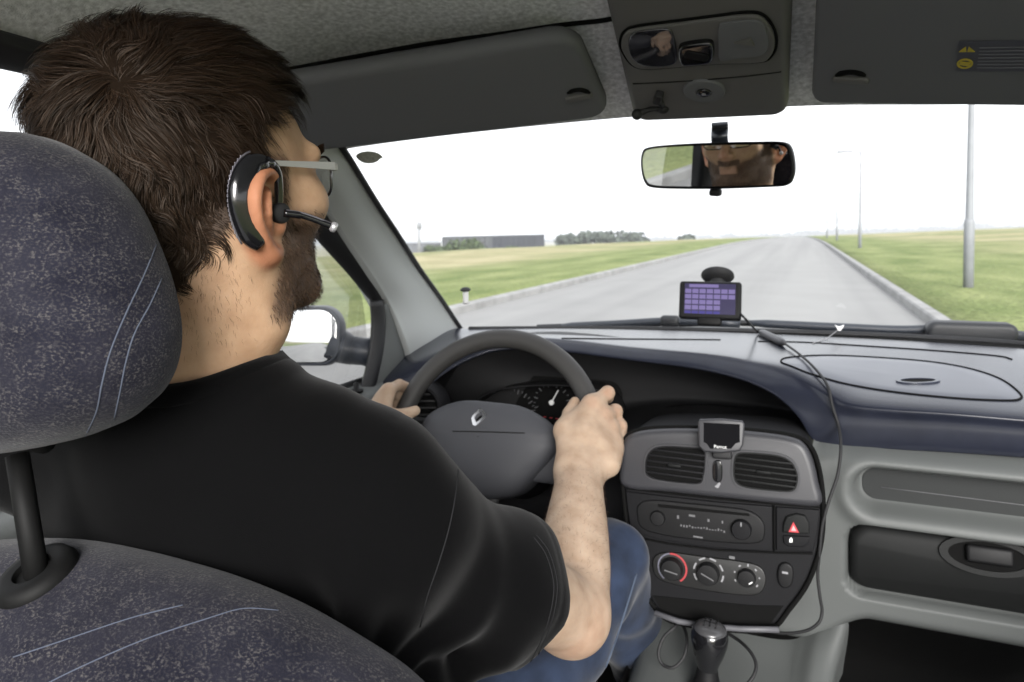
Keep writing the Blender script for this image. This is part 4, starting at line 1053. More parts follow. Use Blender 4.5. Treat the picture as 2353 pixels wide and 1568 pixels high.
# ------------------------------------------------------------------ wipers and scuttle beyond the glass
M['cowl'] = mat('scuttle_black', (.010, .011, .013), .5)
def ground_line(pts, Y0): return [W(u, v, Y=Y0) for u, v in pts]
q0 = [(900, 775), (1150, 758), (1400, 758), (1632, 758), (1850, 764), (2100, 774), (2353, 792), (2600, 815)]
a_ = [W(u, v-2, Y=1.80) for u, v in q0]
mk('scuttle_panel', thick(loft([[p+Vector((0, -.02, -.03)) for p in a_], a_, [p+Vector((0, .12, -.01)) for p in a_]], 5, 4), .01), M['cowl'], car)
def wiper(pts, label, arm, Y0=1.79, r=(.008, .010)):
    p = [W(u, v, Y=Y0) for u, v in pts]; t = empty('windscreen_wiper', p[0]); par(t, car); t['label'] = label
    mk('wiper_blade', tube(spline(p, 5), r[0], 8), M['cowl'], t)
    a = [W(u, v, Y=Y0-.02) for u, v in arm]
    mk('wiper_arm', tube(spline(a, 5), [r[1]*.7]+[r[1]]*(len(spline(a, 5))-1), 8), M['housing'], t)
    mk('wiper_joint', box(.05, .03, .03, .01, 3, Matrix.Translation(a[len(a)//2])), M['cowl'], t, True, 40)
wiper([(1235, 752), (1350, 748), (1480, 744), (1560, 742), (1680, 745)], 'wiper lying along the driver side of the glass', [(1290, 750), (1420, 744), (1540, 738), (1700, 744)])
wiper([(1560, 744), (1700, 742), (1900, 752), (2100, 762), (2353, 775), (2480, 785)], 'wiper lying along the passenger side, with a thick hinge at its right end', [(1720, 742), (1930, 752), (2080, 758), (2200, 752), (2260, 758), (2353, 772)])
mk('wiper_hinge', slab(rrect(.085, .022, .02), .04, .012, frame((1, 0, 0), (0, 0, 1), (0, -1, 0), W(2225, 760, Y=1.77))), M['cowl'], car, True, 40)
# ------------------------------------------------------------------ rear view mirror
HEAD_YAW, HS = R(-11), 1.04
HEAD_C = W(617, 482, d=.545) - Matrix.Rotation(HEAD_YAW, 3, 'Z') @ Vector((.092, -.008, -.031))*HS
HR = Matrix.Translation(HEAD_C) @ Matrix.Rotation(HEAD_YAW, 4, 'Z') @ Matrix.Scale(HS, 4)
mcen = W(1650, 381, Y=1.13)
tgt = HR @ Vector((-.030, .085, -.058))
n = ((-mcen).normalized()+(tgt-mcen).normalized()).normalized()
rx = (M3 @ Vector((1, .0, 0))); rx -= n*rx.dot(n); rx.normalize(); ry = n.cross(rx)
rm = empty('rear_view_mirror', mcen); par(rm, car)
mo = [WP(u, v, mcen, n) for u, v in [(1474, 385), (1476, 352), (1492, 338), (1560, 331), (1650, 327), (1740, 325), (1798, 326), (1818, 340), (1826, 380), (1822, 410), (1808, 426), (1760, 430), (1650, 434), (1560, 434), (1500, 431), (1482, 418)]]
F_m = frame(rx, ry, n, mcen); Fi = F_m.inverted()
ol = spline([Fi @ p for p in mo], 5, True); ol = [(p.x, p.y) for p in ol]
if sum(ol[i][0]*ol[(i+1) % len(ol)][1]-ol[(i+1) % len(ol)][0]*ol[i][1] for i in range(len(ol))) < 0: ol = ol[::-1]
inn = [(x*(1-.0042/.12), y*(1-.0042/.036)) for x, y in ol]
vs, fs = [], []; N = len(ol)
for z_, a in ((.0035, .965), (.0045, .985), (.002, 1.0), (-.012, .99), (-.022, .9), (-.027, .6), (-.028, .05)): vs += [F_m @ Vector((x*a, y*a, z_)) for x, y in ol]
for i in range(6):
    for k in range(N): fs.append((i*N+k, i*N+(k+1) % N, (i+1)*N+(k+1) % N, (i+1)*N+k))
mk('mirror_shell', (vs, fs), M['black'], rm)
mk('mirror_glass', slab(inn, .0008, 0, F_m @ Matrix.Translation((0, 0, .0034))), M['mirror'], rm, False)
bp0 = W(1654, 309, Y=1.148); gh_ = hit(tw, 1654, 296)
mk('mirror_stem', thick(loft([[bp0+Vector((x, .004, -.018)) for x in (-.013, 0, .013)], [bp0+Vector((x, -.010+.004*(x/.013)**2, -.004)) for x in (-.013, 0, .013)], [bp0+Vector((x, .0, .009)) for x in (-.013, 0, .013)], [gh_[0]+Vector((x, -.002, .004)) for x in (-.012, 0, .012)]], 5, 5), .006), M['housing'], rm)
mk('dip_tab', box(.018, .012, .016, .004, 3, F_m @ Matrix.Translation((-.004, -.043, -.008))), M['black'], rm, True, 40)

# ------------------------------------------------------------------ steering wheel
WC = W(1126, 1022, Y=1.06)
wz = Vector((-.03, -.90, .42)).normalized(); wx = Vector((0, 0, 1)).cross(wz); wx = (-wx if wx.x < 0 else wx).normalized(); wy = wz.cross(wx)
WF = frame(wx, wy, wz, WC)
sw = empty('steering_wheel', WC); par(sw, car)
RR, RT = .1915, .0172
rim = [WF @ Vector((RR*math.cos(a), RR*math.sin(a), 0)) for a in np.linspace(0, 2*PI, 96, endpoint=False)]
mk('wheel_rim', tube(rim, RT, 20, closed=True), M['wheel'], sw)
WI = WF.inverted()
def wl2(u, v, o): return WI @ WP(u, v, WC+wz*o, wz)
half = [wl2(u, v, .03) for u, v in ((1137, 922), (1190, 930), (1240, 955), (1272, 988), (1277, 1015), (1270, 1040), (1230, 1085), (1170, 1135), (1137, 1152))]
half[0].x = 0; half[-1].x = 0
full = half + [Vector((-p.x, p.y, 0)) for p in half[-2:0:-1]]
ol = spline([Vector((p.x, p.y, 0)) for p in full], 6, True); ol = [(p.x, p.y) for p in ol]
if sum(ol[i][0]*ol[(i+1) % len(ol)][1]-ol[(i+1) % len(ol)][0]*ol[i][1] for i in range(len(ol))) < 0: ol = ol[::-1]
cxh = sum(p[0] for p in ol)/len(ol); cyh = sum(p[1] for p in ol)/len(ol); N = len(ol); vs, fs = [], []
prof = [(-.03, .96), (.0, 1.0), (.018, 1.0), (.026, .975), (.033, .93), (.041, .8), (.047, .6), (.0495, .4), (.051, .2), (.0513, .01)]
for z_, a in prof: vs += [WF @ Vector((cxh+(x-cxh)*a, cyh+(y-cyh)*a, z_)) for x, y in ol]
for i in range(len(prof)-1):
    for k in range(N): fs.append((i*N+k, i*N+(k+1) % N, (i+1)*N+(k+1) % N, (i+1)*N+k))
hub = mk('airbag_cover', (vs, fs), M['hub'], sw); thub = bvh(hub)
surf_line(thub, [(1040, 991), (1110, 992), (1170, 994), (1206, 995)], .0011, 'cover_seam', M['greydark'], hub, off=.0)
# the diamond emblem: an upright lozenge ring with a slanted inner notch
e = [hit(thub, u, v, .0) for u, v in ((1102, 941), (1118, 958), (1100, 979), (1086, 962))]
ec = sum([q[0] for q in e], Vector())/4; en = sum([q[1] for q in e], Vector()).normalized(); ex = wx-en*wx.dot(en); ex.normalize(); ef_ = frame(ex, en.cross(ex), en, ec+en*.0004)
o1 = [(.0045, .0155), (.0125, .008), (.0125, .002), (.000, -.0155), (-.006, -.0155), (-.0125, -.008), (-.0125, -.002), (-.002, .0155)]
o1 = [(.0015, .0160), (.0130, .0060), (.0115, -.0005), (-.0010, -.0160), (-.0065, -.0150), (-.0130, -.0035), (-.0115, .0025), (-.0035, .0155)]
i1 = [(.0022, .0092), (.0078, .0035), (.0068, .0000), (-.0012, -.0095), (-.0022, -.0092), (-.0078, -.0020), (-.0068, .0010), (-.0012, .0092)]
em = mk('diamond_emblem', ringplate(o1[::-1], i1[::-1], .0028, ef_), M['chrome'], hub, True, 30)
mk('emblem_slot', slab([(-.0035, -.008), (.0035, -.0005), (.0045, .0045), (.001, .0035), (-.004, -.003)], .0006, 0, ef_), M['void'], hub, False)
def spoke(a0, r0, r1, w0, w1, z0, z1):
    d = Vector((math.cos(a0), math.sin(a0), 0)); s = Vector((-d.y, d.x, 0)); rws = []
    for t in (0, .35, .7, 1):
        r = lerp(r0, r1, t); wd = lerp(w0, w1, t); z_ = lerp(z0, z1, t*t)
        rws.append([WF @ (d*r+s*(wd*math.cos(b))+Vector((0, 0, z_+.011*math.sin(b)))) for b in np.linspace(0, 2*PI, 13)])
    return loft(rws, 2, 4)
mb = MB(); mb.add(spoke(R(-6), .05, RR, .045, .03, .008, 0)); mb.build('wheel_spoke', M['hub'], sw)
mb = MB(); mb.add(spoke(R(186), .05, RR, .045, .03, .008, 0)); mb.build('wheel_spoke', M['hub'], sw)
mb = MB(); mb.add(spoke(R(-90), .03, RR, .04, .03, .006, 0)); mb.build('wheel_spoke', M['black'], sw)
# column and stalks
scn = empty('steering_column', WF @ Vector((0, 0, -.1))); par(scn, car)
mk('column_shroud', tube([WF @ Vector((0, -.005, z_)) for z_ in (-.035, -.06, -.12, -.22)], [.05, .062, .07, .075], 20), M['black'], scn)
mk('indicator_stalk', tube([WF @ Vector((x, y, z_)) for x, y, z_ in ((-.05, .02, -.06), (-.12, .03, -.055), (-.2, .03, -.05))], [.008, .009, .011], 10), M['black'], scn)
mk('wiper_stalk', tube([WF @ Vector((x, y, z_)) for x, y, z_ in ((.05, .01, -.06), (.13, .0, -.06), (.195, -.015, -.055))], [.008, .009, .011], 10), M['black'], scn)

# ------------------------------------------------------------------ driver seat
seat = empty('driver_seat', (-.5, .5, -1.0)); par(seat, car)
crest_px = [(-420, 1330), (-330, 1290), (-200, 1262), (-60, 1248), (80, 1245), (200, 1258), (330, 1290), (480, 1336), (620, 1396), (760, 1478), (880, 1562), (960, 1660), (985, 1760)]
top = [W(u, v, Y=.34) for u, v in crest_px]
def off3(r, dy, dz): return [p+Vector((0, dy, dz)) for p in r]
ctr = Vector((-.5, .3, -.6))
srows = [off3(top, .09, -.32), off3(top, .075, -.10), off3(top, .04, -.022), off3(top, 0, 0), off3(top, -.04, -.008), off3(top, -.085, -.040), off3(top, -.115, -.11)]
srows += [[Vector((p.x+(ctr.x-p.x)*.03, p.y-.13, -.5 if i in (0, 12) else -.45)) for i, p in enumerate(top)], [Vector((p.x, p.y-.16, -.95)) for p in top]]
mk('backrest', loft(srows, 6, 6), M['seat'], seat)
tb = bvh(bpy.data.objects['backrest'])
for pts in (((80, 1585), (180, 1535), (330, 1470), (480, 1420), (560, 1398), (640, 1402)), ((30, 1510), (150, 1470), (300, 1420), (420, 1390))):
    surf_line(tb, pts, .0005, 'fabric_stripe', M['stripe'], seat, off=-.0001)
mk('seat_cushion', box(.52, .5, .16, .06, 5, Matrix.Translation((-.5, .66, -.83))), M['seat'], seat, True, 60)
# headrest
hp = [(-60, 296), (60, 303), (150, 328), (225, 374), (292, 446), (348, 545), (392, 650), (417, 755), (416, 835), (392, 905), (345, 960), (280, 992), (190, 1015), (60, 1032), (-60, 1040)]
HYc = .305; hr_ = [W(u, v, Y=HYc) for u, v in hp]; xc = -.522; hr_ = [Vector((xc+(p.x-xc)*.86, p.y, p.z)) for p in hr_]
hr_ = [p for p in hr_ if p.x > xc]
half = [Vector((xc, HYc, hr_[0].z+.001))]+hr_+[Vector((xc, HYc, hr_[-1].z-.001))]
full = half+[Vector((2*xc-p.x, p.y, p.z)) for p in half[-2:0:-1]]
ol = spline(full, 6, True); N = len(ol); hc_ = Vector((xc, HYc, -.045)); vs, fs = [], []
prof = [(-.060, .02), (-.060, .3), (-.058, .55), (-.053, .75), (-.043, .88), (-.028, .96), (-.012, .993), (0, 1), (.012, .99), (.03, .93), (.045, .8), (.053, .55), (.055, .02)]
for y_, a in prof:
    for p in ol:
        q = hc_+(p-hc_)*a; q.y = HYc+y_+.03*(q.z+.05)*0; vs.append(q)
for i in range(len(prof)-1):
    for k in range(N): fs.append((i*N+k, i*N+(k+1) % N, (i+1)*N+(k+1) % N, (i+1)*N+k))
hd = mk('headrest', (vs, fs), M['seat'], seat); th = bvh(hd)
for pts in (((360, 562), (330, 635), (290, 720), (255, 805), (235, 880), (222, 945), (196, 1003)), ((372, 640), (345, 700), (310, 765), (290, 830), (276, 900), (262, 965))):
    surf_line(th, pts, .0006, 'fabric_stripe', M['stripe'], hd, off=-.0002)
mk('headrest_base', tube(spline([hc_+Vector((x, .01, -.100)) for x in (-.09, -.05, -.02, .0, .02)], 4), .009, 14), M['void'], hd)
M['postm'] = mat('post_black', (.004, .004, .004), .6, spec=.15)
hb = hit(tb, 84, 1322)
for s in (0, 1):
    c, nn_ = Vector(hb[0]), Vector(hb[1]).normalized(); a0 = W(40, 1045, Y=c.y+.012)
    if s: mx_ = 2*(c.x-.066); c.x, a0.x, nn_.x = mx_-c.x, mx_-a0.x, -nn_.x; rr_ = tb.ray_cast(c+Vector((0, 0, .2)), Vector((0, 0, -1))); c = rr_[0] if rr_[0] else c
    mk('headrest_post', tube([a0, a0.lerp(c, .5), c+(c-a0)*.1], .0078, 14), M['postm'], seat)
    xx_ = (Vector((1, 0, 0))-nn_*nn_.x).normalized()
    mk('post_sleeve', lathe([(.027, -.006), (.027, .0), (.024, .006), (.018, .0075), (.013, .007), (.012, .003), (.0001, .003)], 32, frame(xx_, nn_.cross(xx_), nn_, c)), M['postm'], seat, True, 50)

# ------------------------------------------------------------------ things in the car
def screen_mat(name, c, s):
    return mat(name, (.01, .01, .015), .2, emit=(*c, s))
gps = empty('satnav', W(1632, 735, Y=1.37)); tag(gps, 'small black satnav with a lit purple keypad screen above the dashboard', 'satnav')
gn = Vector((.04, -.965, .25)).normalized(); gx2 = (Vector((1, 0, 0))-gn*gn.x).normalized(); gc = W(1631, 690, Y=1.345); gf2 = frame(gx2, gn.cross(gx2), gn, gc)
gi = gf2.inverted()
gw2 = ((gi @ WP(1703, 690, gc, gn)).x-(gi @ WP(1560, 690, gc, gn)).x)/2; gh2 = ((gi @ WP(1631, 646, gc, gn)).y-(gi @ WP(1631, 733, gc, gn)).y)/2
mk('case', slab(rrect(gw2, gh2, .006), .017, .005, gf2 @ Matrix.Translation((0, 0, -.014))), M['black'], gps, True, 40)
scr = mk('screen', slab(rrect(gw2*.82, gh2*.80, .001), .0006, 0, gf2 @ Matrix.Translation((0, gh2*.06, .003))), screen_mat('screen_dark', (.055, .045, .12), .34), gps, False)
mb = MB(); mb2 = MB()
for r_ in range(4):
    for c in range(7):
        if r_ > 1 and c > 4: continue
        x = gw2*(-.70+.233*c); y = gh2*(.46-.29*r_)
        mb.add(box(gw2*.2, gh2*.22, .0005, 0, 1, gf2 @ Matrix.Translation((x, y, .0038))))
mb.add(box(gw2*.95, gh2*.16, .0005, 0, 1, gf2 @ Matrix.Translation((-gw2*.2, gh2*.74, .0038))))
mb.build('screen_keys', screen_mat('screen_key', (.17, .135, .30), .58), scr, False)
for k in range(5): mb2.add(box(gw2*.2, gh2*.14, .0005, 0, 1, gf2 @ Matrix.Translation((gw2*(-.7+.233*k), -gh2*.66, .0038))))
mb2.build('screen_bar', screen_mat('screen_blue', (.06, .05, .26), .45), scr, False)
mk('cradle', box(.045, .02, .016, .005, 3, gf2 @ Matrix.Translation((.0, -gh2-.002, -.006))), M['black'], gps, True, 40)
sc_h = hit(tw, 1649, 631, .012); sn2 = sc_h[1]; sx2 = (Vector((1, 0, 0))-sn2*sn2.x).normalized()
mk('suction_cup', lathe([(.0335, -.011), (.034, -.008), (.026, .002), (.016, .006), (.015, .016), (.0001, .017)], 32, frame(sx2, sn2.cross(sx2), sn2, sc_h[0])), M['rubber'], gps, True, 50)
mk('mount_arm', tube(spline([sc_h[0]+sn2*.014, sc_h[0].lerp(gc, .5)+Vector((0, 0, -.02)), gf2 @ Vector((0, -.01, -.016))], 6), .009, 10), M['rubber'], gps)
# power lead of the satnav down to the tray
g0 = gf2 @ Vector((gw2-.002, -gh2*.62, -.004))
cab = empty('power_cable', g0); tag(cab, 'thin black power lead running from the satnav over the dashboard down to the tray', 'cable')
pts = [g0, W(1718, 738, Y=1.34)]
for u, v in ((1742, 768), (1775, 780), (1812, 803), (1850, 834), (1882, 868), (1902, 897)): h = hit(tpad, u, v, .006); pts += [h[0]] if h else []
for u, v in ((1918, 932), (1929, 980)):
    h = hit(tpad, u, v, .006); pts += [h[0]] if h else []
pts += [W(u, v, Y=y) for u, v, y in ((1932, 1030, 1.085), (1925, 1090, 1.068), (1905, 1150, 1.05), (1890, 1205, 1.045), (1884, 1260, 1.042), (1879, 1320, 1.042), (1884, 1370, 1.04), (1889, 1405, 1.04), (1880, 1432, 1.035), (1850, 1450, 1.035), (1800, 1455, 1.04), (1745, 1446, 1.05))]
mk('lead', tube(spline(pts, 6), .0022, 8), M['rubber'], cab)
a, b = (hit(tpad, 1748, 763, .008) or [W(1748, 763, Z=-.232)])[0], hit(tpad, 1802, 798, .008)[0]; dr = (b-a)
mk('ferrite_sleeve', tube([a-dr*.05, a+dr*.06, a+dr*.15, a+dr*.8, a+dr*.93, a+dr*1.02], [.003, .007, .0085, .0085, .007, .003], 14), mat('sleeve_grey', (.035, .035, .04), .5), cab)
# hands free display on the stack
ds = empty('phone_display', SF @ Vector((*sp(1657, 1030, .02), .014))); tag(ds, 'small grey framed display standing between the two centre vents', 'display')
dc = W(1657, 999, Y=1.025); dn2 = Vector((.05, -.97, .22)).normalized(); dx2 = (Vector((1, 0, .0))-dn2*dn2.x).normalized(); dx2 = (Matrix.Rotation(R(2.2), 3, dn2) @ dx2); df = frame(dx2, dn2.cross(dx2), dn2, dc); di = df.inverted()
do = [di @ WP(u, v, dc, dn2) for u, v in ((1608, 963), (1660, 962), (1706, 967), (1711, 975), (1708, 1022), (1700, 1036), (1657, 1041), (1618, 1038), (1605, 1024), (1604, 970))]
do = [(p.x, p.y) for p in do][::-1]
mk('display_case', slab(do, .014, .003, df @ Matrix.Translation((0, 0, -.010))), M['pod'], ds, True, 40)
dsc = [di @ WP(u, v, dc+dn2*.004, dn2) for u, v in ((1617, 971), (1700, 975), (1700, 1016), (1690, 1019), (1680, 1031), (1632, 1031), (1624, 1019), (1617, 1016))]
mk('display_screen', slab([(p.x, p.y) for p in dsc][::-1], .0006, 0, df @ Matrix.Translation((0, 0, .004))), mat('display_black', (.004, .004, .005), .7, spec=.05), ds, False)
dp = di @ WP(1655, 1027, dc+dn2*.005, dn2)
text_mesh('display_lettering', 'Parrot', .0068, df @ Matrix.Translation((dp.x, dp.y, .0052)), M['white'], ds, .0002, .0)
mk('display_foot', box(.028, .02, .05, .004, 3, df @ Matrix.Translation((0, -.026, -.036))), M['rubber'], ds, True, 40)
# microphone clipped to the roof console
h0 = hit(tc_, 1514, 218, .004)
mic = empty('microphone', h0[0]); tag(mic, 'small black clip on microphone hanging from the overhead console', 'microphone')
nM = h0[1]; xM = M3 @ Vector((1, 0, 0)); xM -= nM*xM.dot(nM); xM.normalize()
mk('clip', box(.011, .022, .012, .003, 3, frame(xM, nM.cross(xM), nM, h0[0])), M['rubber'], mic, True, 40)
b0, b1 = W(1524, 248, Y=.945), W(1464, 263, Y=.935)
def ball(c, r, n=12): return lathe([(max(r*math.sin(a), .0001), -r*math.cos(a)) for a in np.linspace(0, PI, n)], 18, Matrix.Translation(c))
mk('swivel_ball', ball(b0, .0082), M['rubber'], mic)
mk('neck', tube([h0[0], b0], .0045, 10), M['rubber'], mic)
mk('stem', tube(spline([b0, b0.lerp(b1, .5)+Vector((0, 0, .0025)), b1], 5), [.0048]*3+[.0036]*5+[.0045]*3, 10), M['rubber'], mic)
mk('capsule', ball(b1, .0076), M['rubber'], mic)
# sticker and peg on the windscreen
def on_glass(pts, name, mt, h_=.0006, n=4, off_=.002):
    return outline_on(tw, pts, h_, 0, name, mt, None, n, off_)
M['disc'] = mat('tax_disc_olive', (.40, .40, .35), .7, var=.3, vscale=300)
stk = on_glass([(818, 357), (828, 348), (848, 345), (868, 349), (880, 359), (874, 362), (866, 369), (850, 373), (832, 370)], 'sticker', M['disc'])
if stk: tag(stk[0], 'oval grey green sticker at the upper left of the windscreen', 'sticker')
h = hit(tw, 1070, 668, .012); nP = Vector((.1, -.4, .9)).normalized(); up_ = M3 @ Vector((-.02, 1, .2)); up_.normalize(); xP = (Vector((1, 0, 0))-up_*up_.x).normalized()
pf = frame(xP, up_.cross(xP), up_, h[0])
peg = empty('plastic_peg', h[0]); tag(peg, 'tiny white peg with a black cap on the lower left windscreen', 'peg')
mk('peg_body', lathe([(.0058, -.019), (.0068, -.017), (.0066, .01)], 20, pf), M['white'], peg, True, 40)
mk('peg_cap', lathe([(.0075, .009), (.0125, .0115), (.012, .0145), (.007, .018), (.0001, .0185)], 20, pf), M['rubber'], peg, True, 40)
mk('peg_foot', lathe([(.006, -.0205), (.0062, -.019), (.0001, -.019)], 20, pf), M['rubber'], peg, True, 40)
# little white clip with a thread at the foot of the glass
h = hit(tpad, 1915, 785, .004); c = W(1928, 752, Y=h[0].y+.05)
tg = empty('white_clip', c); tag(tg, 'little white clip with a pale thread at the foot of the windscreen', 'clip')
mk('clip_body', slab([(x*.55, y*.55) for x, y in [(-.016, .010), (-.004, .004), (.004, .004), (.018, .011), (.012, -.004), (.004, -.014), (-.004, -.013), (-.010, .0)]][::-1], .005, .001, frame((1, 0, 0), (0, .1, .99), (0, -.99, .1), c)), M['white'], tg, True, 40)
p2 = (hit(tpad, 1900, 780, .003) or h)[0]; p3 = hit(tpad, 1868, 790, .0015)[0]
mk('thread', tube(spline([c+Vector((-.003, -.003, -.006)), p2, p3], 5), .0009, 6), M['dimwhite'], tg)
# leads by the gear lever
cb2 = empty('charging_cable', W(1570, 1440, Y=1.04)); tag(cb2, 'thin black lead hanging in a loop beside the gear knob', 'cable')
lp = [(1600, 1425, 1.06), (1566, 1428, 1.045), (1552, 1440, 1.02), (1525, 1465, 1.01), (1513, 1500, 1.0), (1522, 1526, .995), (1546, 1534, .99), (1568, 1515, 1.0), (1578, 1485, 1.01), (1576, 1455, 1.025), (1564, 1425, 1.05), (1545, 1400, 1.06)]
mk('lead', tube(spline([W(u, v, Y=y) for u, v, y in lp], 6), .0024, 8), M['rubber'], cb2)
cb3 = empty('charging_cable', W(1680, 1462, Y=1.05)); tag(cb3, 'thin black lead curving over the console to the right of the gear knob', 'cable')
lp = [(1625, 1432, 1.06), (1680, 1460, 1.04), (1716, 1488, 1.01), (1736, 1520, .99), (1734, 1548, .975), (1715, 1575, .965), (1690, 1600, .955)]
mk('lead', tube(spline([W(u, v, Y=y) for u, v, y in lp], 6), .0024, 8), M['rubber'], cb3)
cb4 = empty('charging_cable', W(1700, 1415, Y=1.06)); tag(cb4, 'thin black lead arched in the dark tray behind the gear knob', 'cable')
mk('lead', tube(spline([W(u, v, Y=y) for u, v, y in ((1640, 1428, 1.06), (1675, 1414, 1.045), (1710, 1416, 1.045), (1740, 1432, 1.06))], 6), .0022, 8), M['rubber'], cb4)
# ------------------------------------------------------------------ the driver
def A3(v): return np.array((v[0], v[1], v[2]), np.float32)
def s_rc(P, a, b, ra, rb):
    a, b = A3(a), A3(b); ab = b-a; q = P-a
    t = np.clip(q@ab/max(float(ab@ab), 1e-9), 0, 1)
    return np.sqrt(((q-t[:, None]*ab)**2).sum(1))-(ra+(rb-ra)*t)
def s_ell(P, c, r, Rm=None):
    q = P-A3(c)
    if Rm is not None: q = q@Rm
    r = A3(r); k0 = np.sqrt(((q/r)**2).sum(1)); k1 = np.sqrt(((q/(r*r))**2).sum(1))+1e-9
    return k0*(k0-1)/k1
def smn(a, b, k):
    h = np.clip(.5+.5*(b-a)/k, 0, 1); return b+(a-b)*h-k*h*(1-h)
def smx(a, b, k): return -smn(-a, -b, k)
def mesh_sdf(f, lo, hi, h, B=8):
    """surface nets over the blocks of a grid that the surface passes through"""
    lo = np.array(lo, np.float32); n = np.ceil((np.array(hi)-lo)/h/B).astype(int); N = n*B+1
    ax = [(np.arange(k)+.5)*B*h+o for k, o in zip(n, lo)]
    C = np.stack(np.meshgrid(*ax, indexing='ij'), -1).reshape(-1, 3).astype(np.float32)
    dc = f(C); act = np.abs(dc) < B*h*.87*1.25+.012
    vol = np.repeat(np.repeat(np.repeat(dc.reshape(n).astype(np.float32), B, 0), B, 1), B, 2)
    vol = np.pad(vol, ((0, 1), (0, 1), (0, 1)), mode='edge')
    idx = np.argwhere(act.reshape(n)); off_ = np.stack(np.meshgrid(*[np.arange(B+1)]*3, indexing='ij'), -1).reshape(-1, 3)
    for i in range(0, len(idx), 400):
        g = (idx[i:i+400, None, :]*B+off_[None]).reshape(-1, 3)
        vol[g[:, 0], g[:, 1], g[:, 2]] = f((g*h+lo).astype(np.float32))
    s = vol < 0
    def sl(a, d): return a[d[0]:a.shape[0]-1+d[0], d[1]:a.shape[1]-1+d[1], d[2]:a.shape[2]-1+d[2]]
    cor = [(i, j, k) for i in (0, 1) for j in (0, 1) for k in (0, 1)]
    cnt = sum(sl(s, d).astype(np.int8) for d in cor); m = (cnt > 0) & (cnt < 8)
    cells = np.argwhere(m); ids = np.full(m.shape, -1, np.int32); ids[m] = np.arange(len(cells))
    acc = np.zeros((len(cells), 3), np.float32); num = np.zeros(len(cells), np.float32)
    val = {d: vol[cells[:, 0]+d[0], cells[:, 1]+d[1], cells[:, 2]+d[2]] for d in cor}
    for d in cor:
        for a in range(3):
            if d[a]: continue
            e = list(d); e[a] = 1; e = tuple(e); va, vb = val[d], val[e]; x = (va < 0) != (vb < 0)
            t = np.where(x, va/np.where(va == vb, 1, va-vb), 0)
            p = np.repeat(np.array(d, np.float32)[None], len(cells), 0); p[:, a] = t
            acc += p*x[:, None]; num += x
    V = (cells+acc/num[:, None])*h+lo
    F = []
    for a in range(3):
        b, c = (a+1) % 3, (a+2) % 3
        va = np.take(s, range(s.shape[a]-1), a); vb = np.take(s, range(1, s.shape[a]), a)
        e = np.argwhere(va != vb)
        e = e[(e[:, b] > 0) & (e[:, c] > 0) & (e[:, b] < m.shape[b]) & (e[:, c] < m.shape[c])]
        def cid(db, dc_): q = e.copy(); q[:, b] -= db; q[:, c] -= dc_; return ids[q[:, 0], q[:, 1], q[:, 2]]
        q = np.stack([cid(1, 1), cid(0, 1), cid(0, 0), cid(1, 0)], 1)
        fl = va[e[:, 0], e[:, 1], e[:, 2]]; q[~fl] = q[~fl][:, ::-1]; F.append(q)
    F = np.concatenate(F); F = F[(F >= 0).all(1)]
    return V, F

HRn = np.array(HR.to_3x3(), np.float32)/HS; HC = A3(HEAD_C)
def tolocal(P): return (P-HC)@HRn/HS
def toworld(p): return p@HRn.T.astype(np.float64)*HS+HC
def ear(Q, sg):
    """Q in head space, sg the side"""
    Q = (Q*np.array((sg, 1, 1), np.float32)-np.array((0, -.004, -.032), np.float32))/np.array((1, .98, .8), np.float32)
    Q = np.stack([.076+(Q[:, 0]-.076)/1.3, Q[:, 1], Q[:, 2]], 1)
    hp_ = [(.079, .014, .020), (.083, .008, .032), (.090, -.006, .037), (.0965, -.020, .029), (.0995, -.027, .012), (.0985, -.025, -.006), (.094, -.017, -.022), (.0885, -.008, -.034), (.0845, .000, -.042), (.080, .006, -.040)]
    rr = [.0035, .0042, .0048, .005, .0048, .0044, .0046, .0056, .0064, .0055]; d = None
    hs2 = spline(hp_, 4); rs2 = np.interp(np.arange(len(hs2))/4, range(len(rr)), rr)
    for i in range(len(hs2)-1):
        e = s_rc(Q, hs2[i], hs2[i+1], rs2[i], rs2[i+1]); d = e if d is None else np.minimum(d, e)
    w2 = None
    for i in range(2, len(hs2)):
        e = s_rc(Q, hs2[i], (.071, -.004, hs2[i].z*.72), .0024, .0048); w2 = e if w2 is None else np.minimum(w2, e)
    d = smn(d, w2, .005)
    for i in (2, 3, 4, 5, 6):      # antihelix
        p = np.array(hp_[i])*np.array((1, .45, .55))+np.array((-.004, .000, .0)); q = np.array(hp_[i+1])*np.array((1, .45, .55))+np.array((-.004, .0, .0))
        d = smn(d, s_rc(Q, p, q, .0032, .0032), .003)
    d = smn(d, s_rc(Q, (.079, .014, -.008), (.079, .012, -.016), .005, .005), .004)   # tragus
    return d*.84
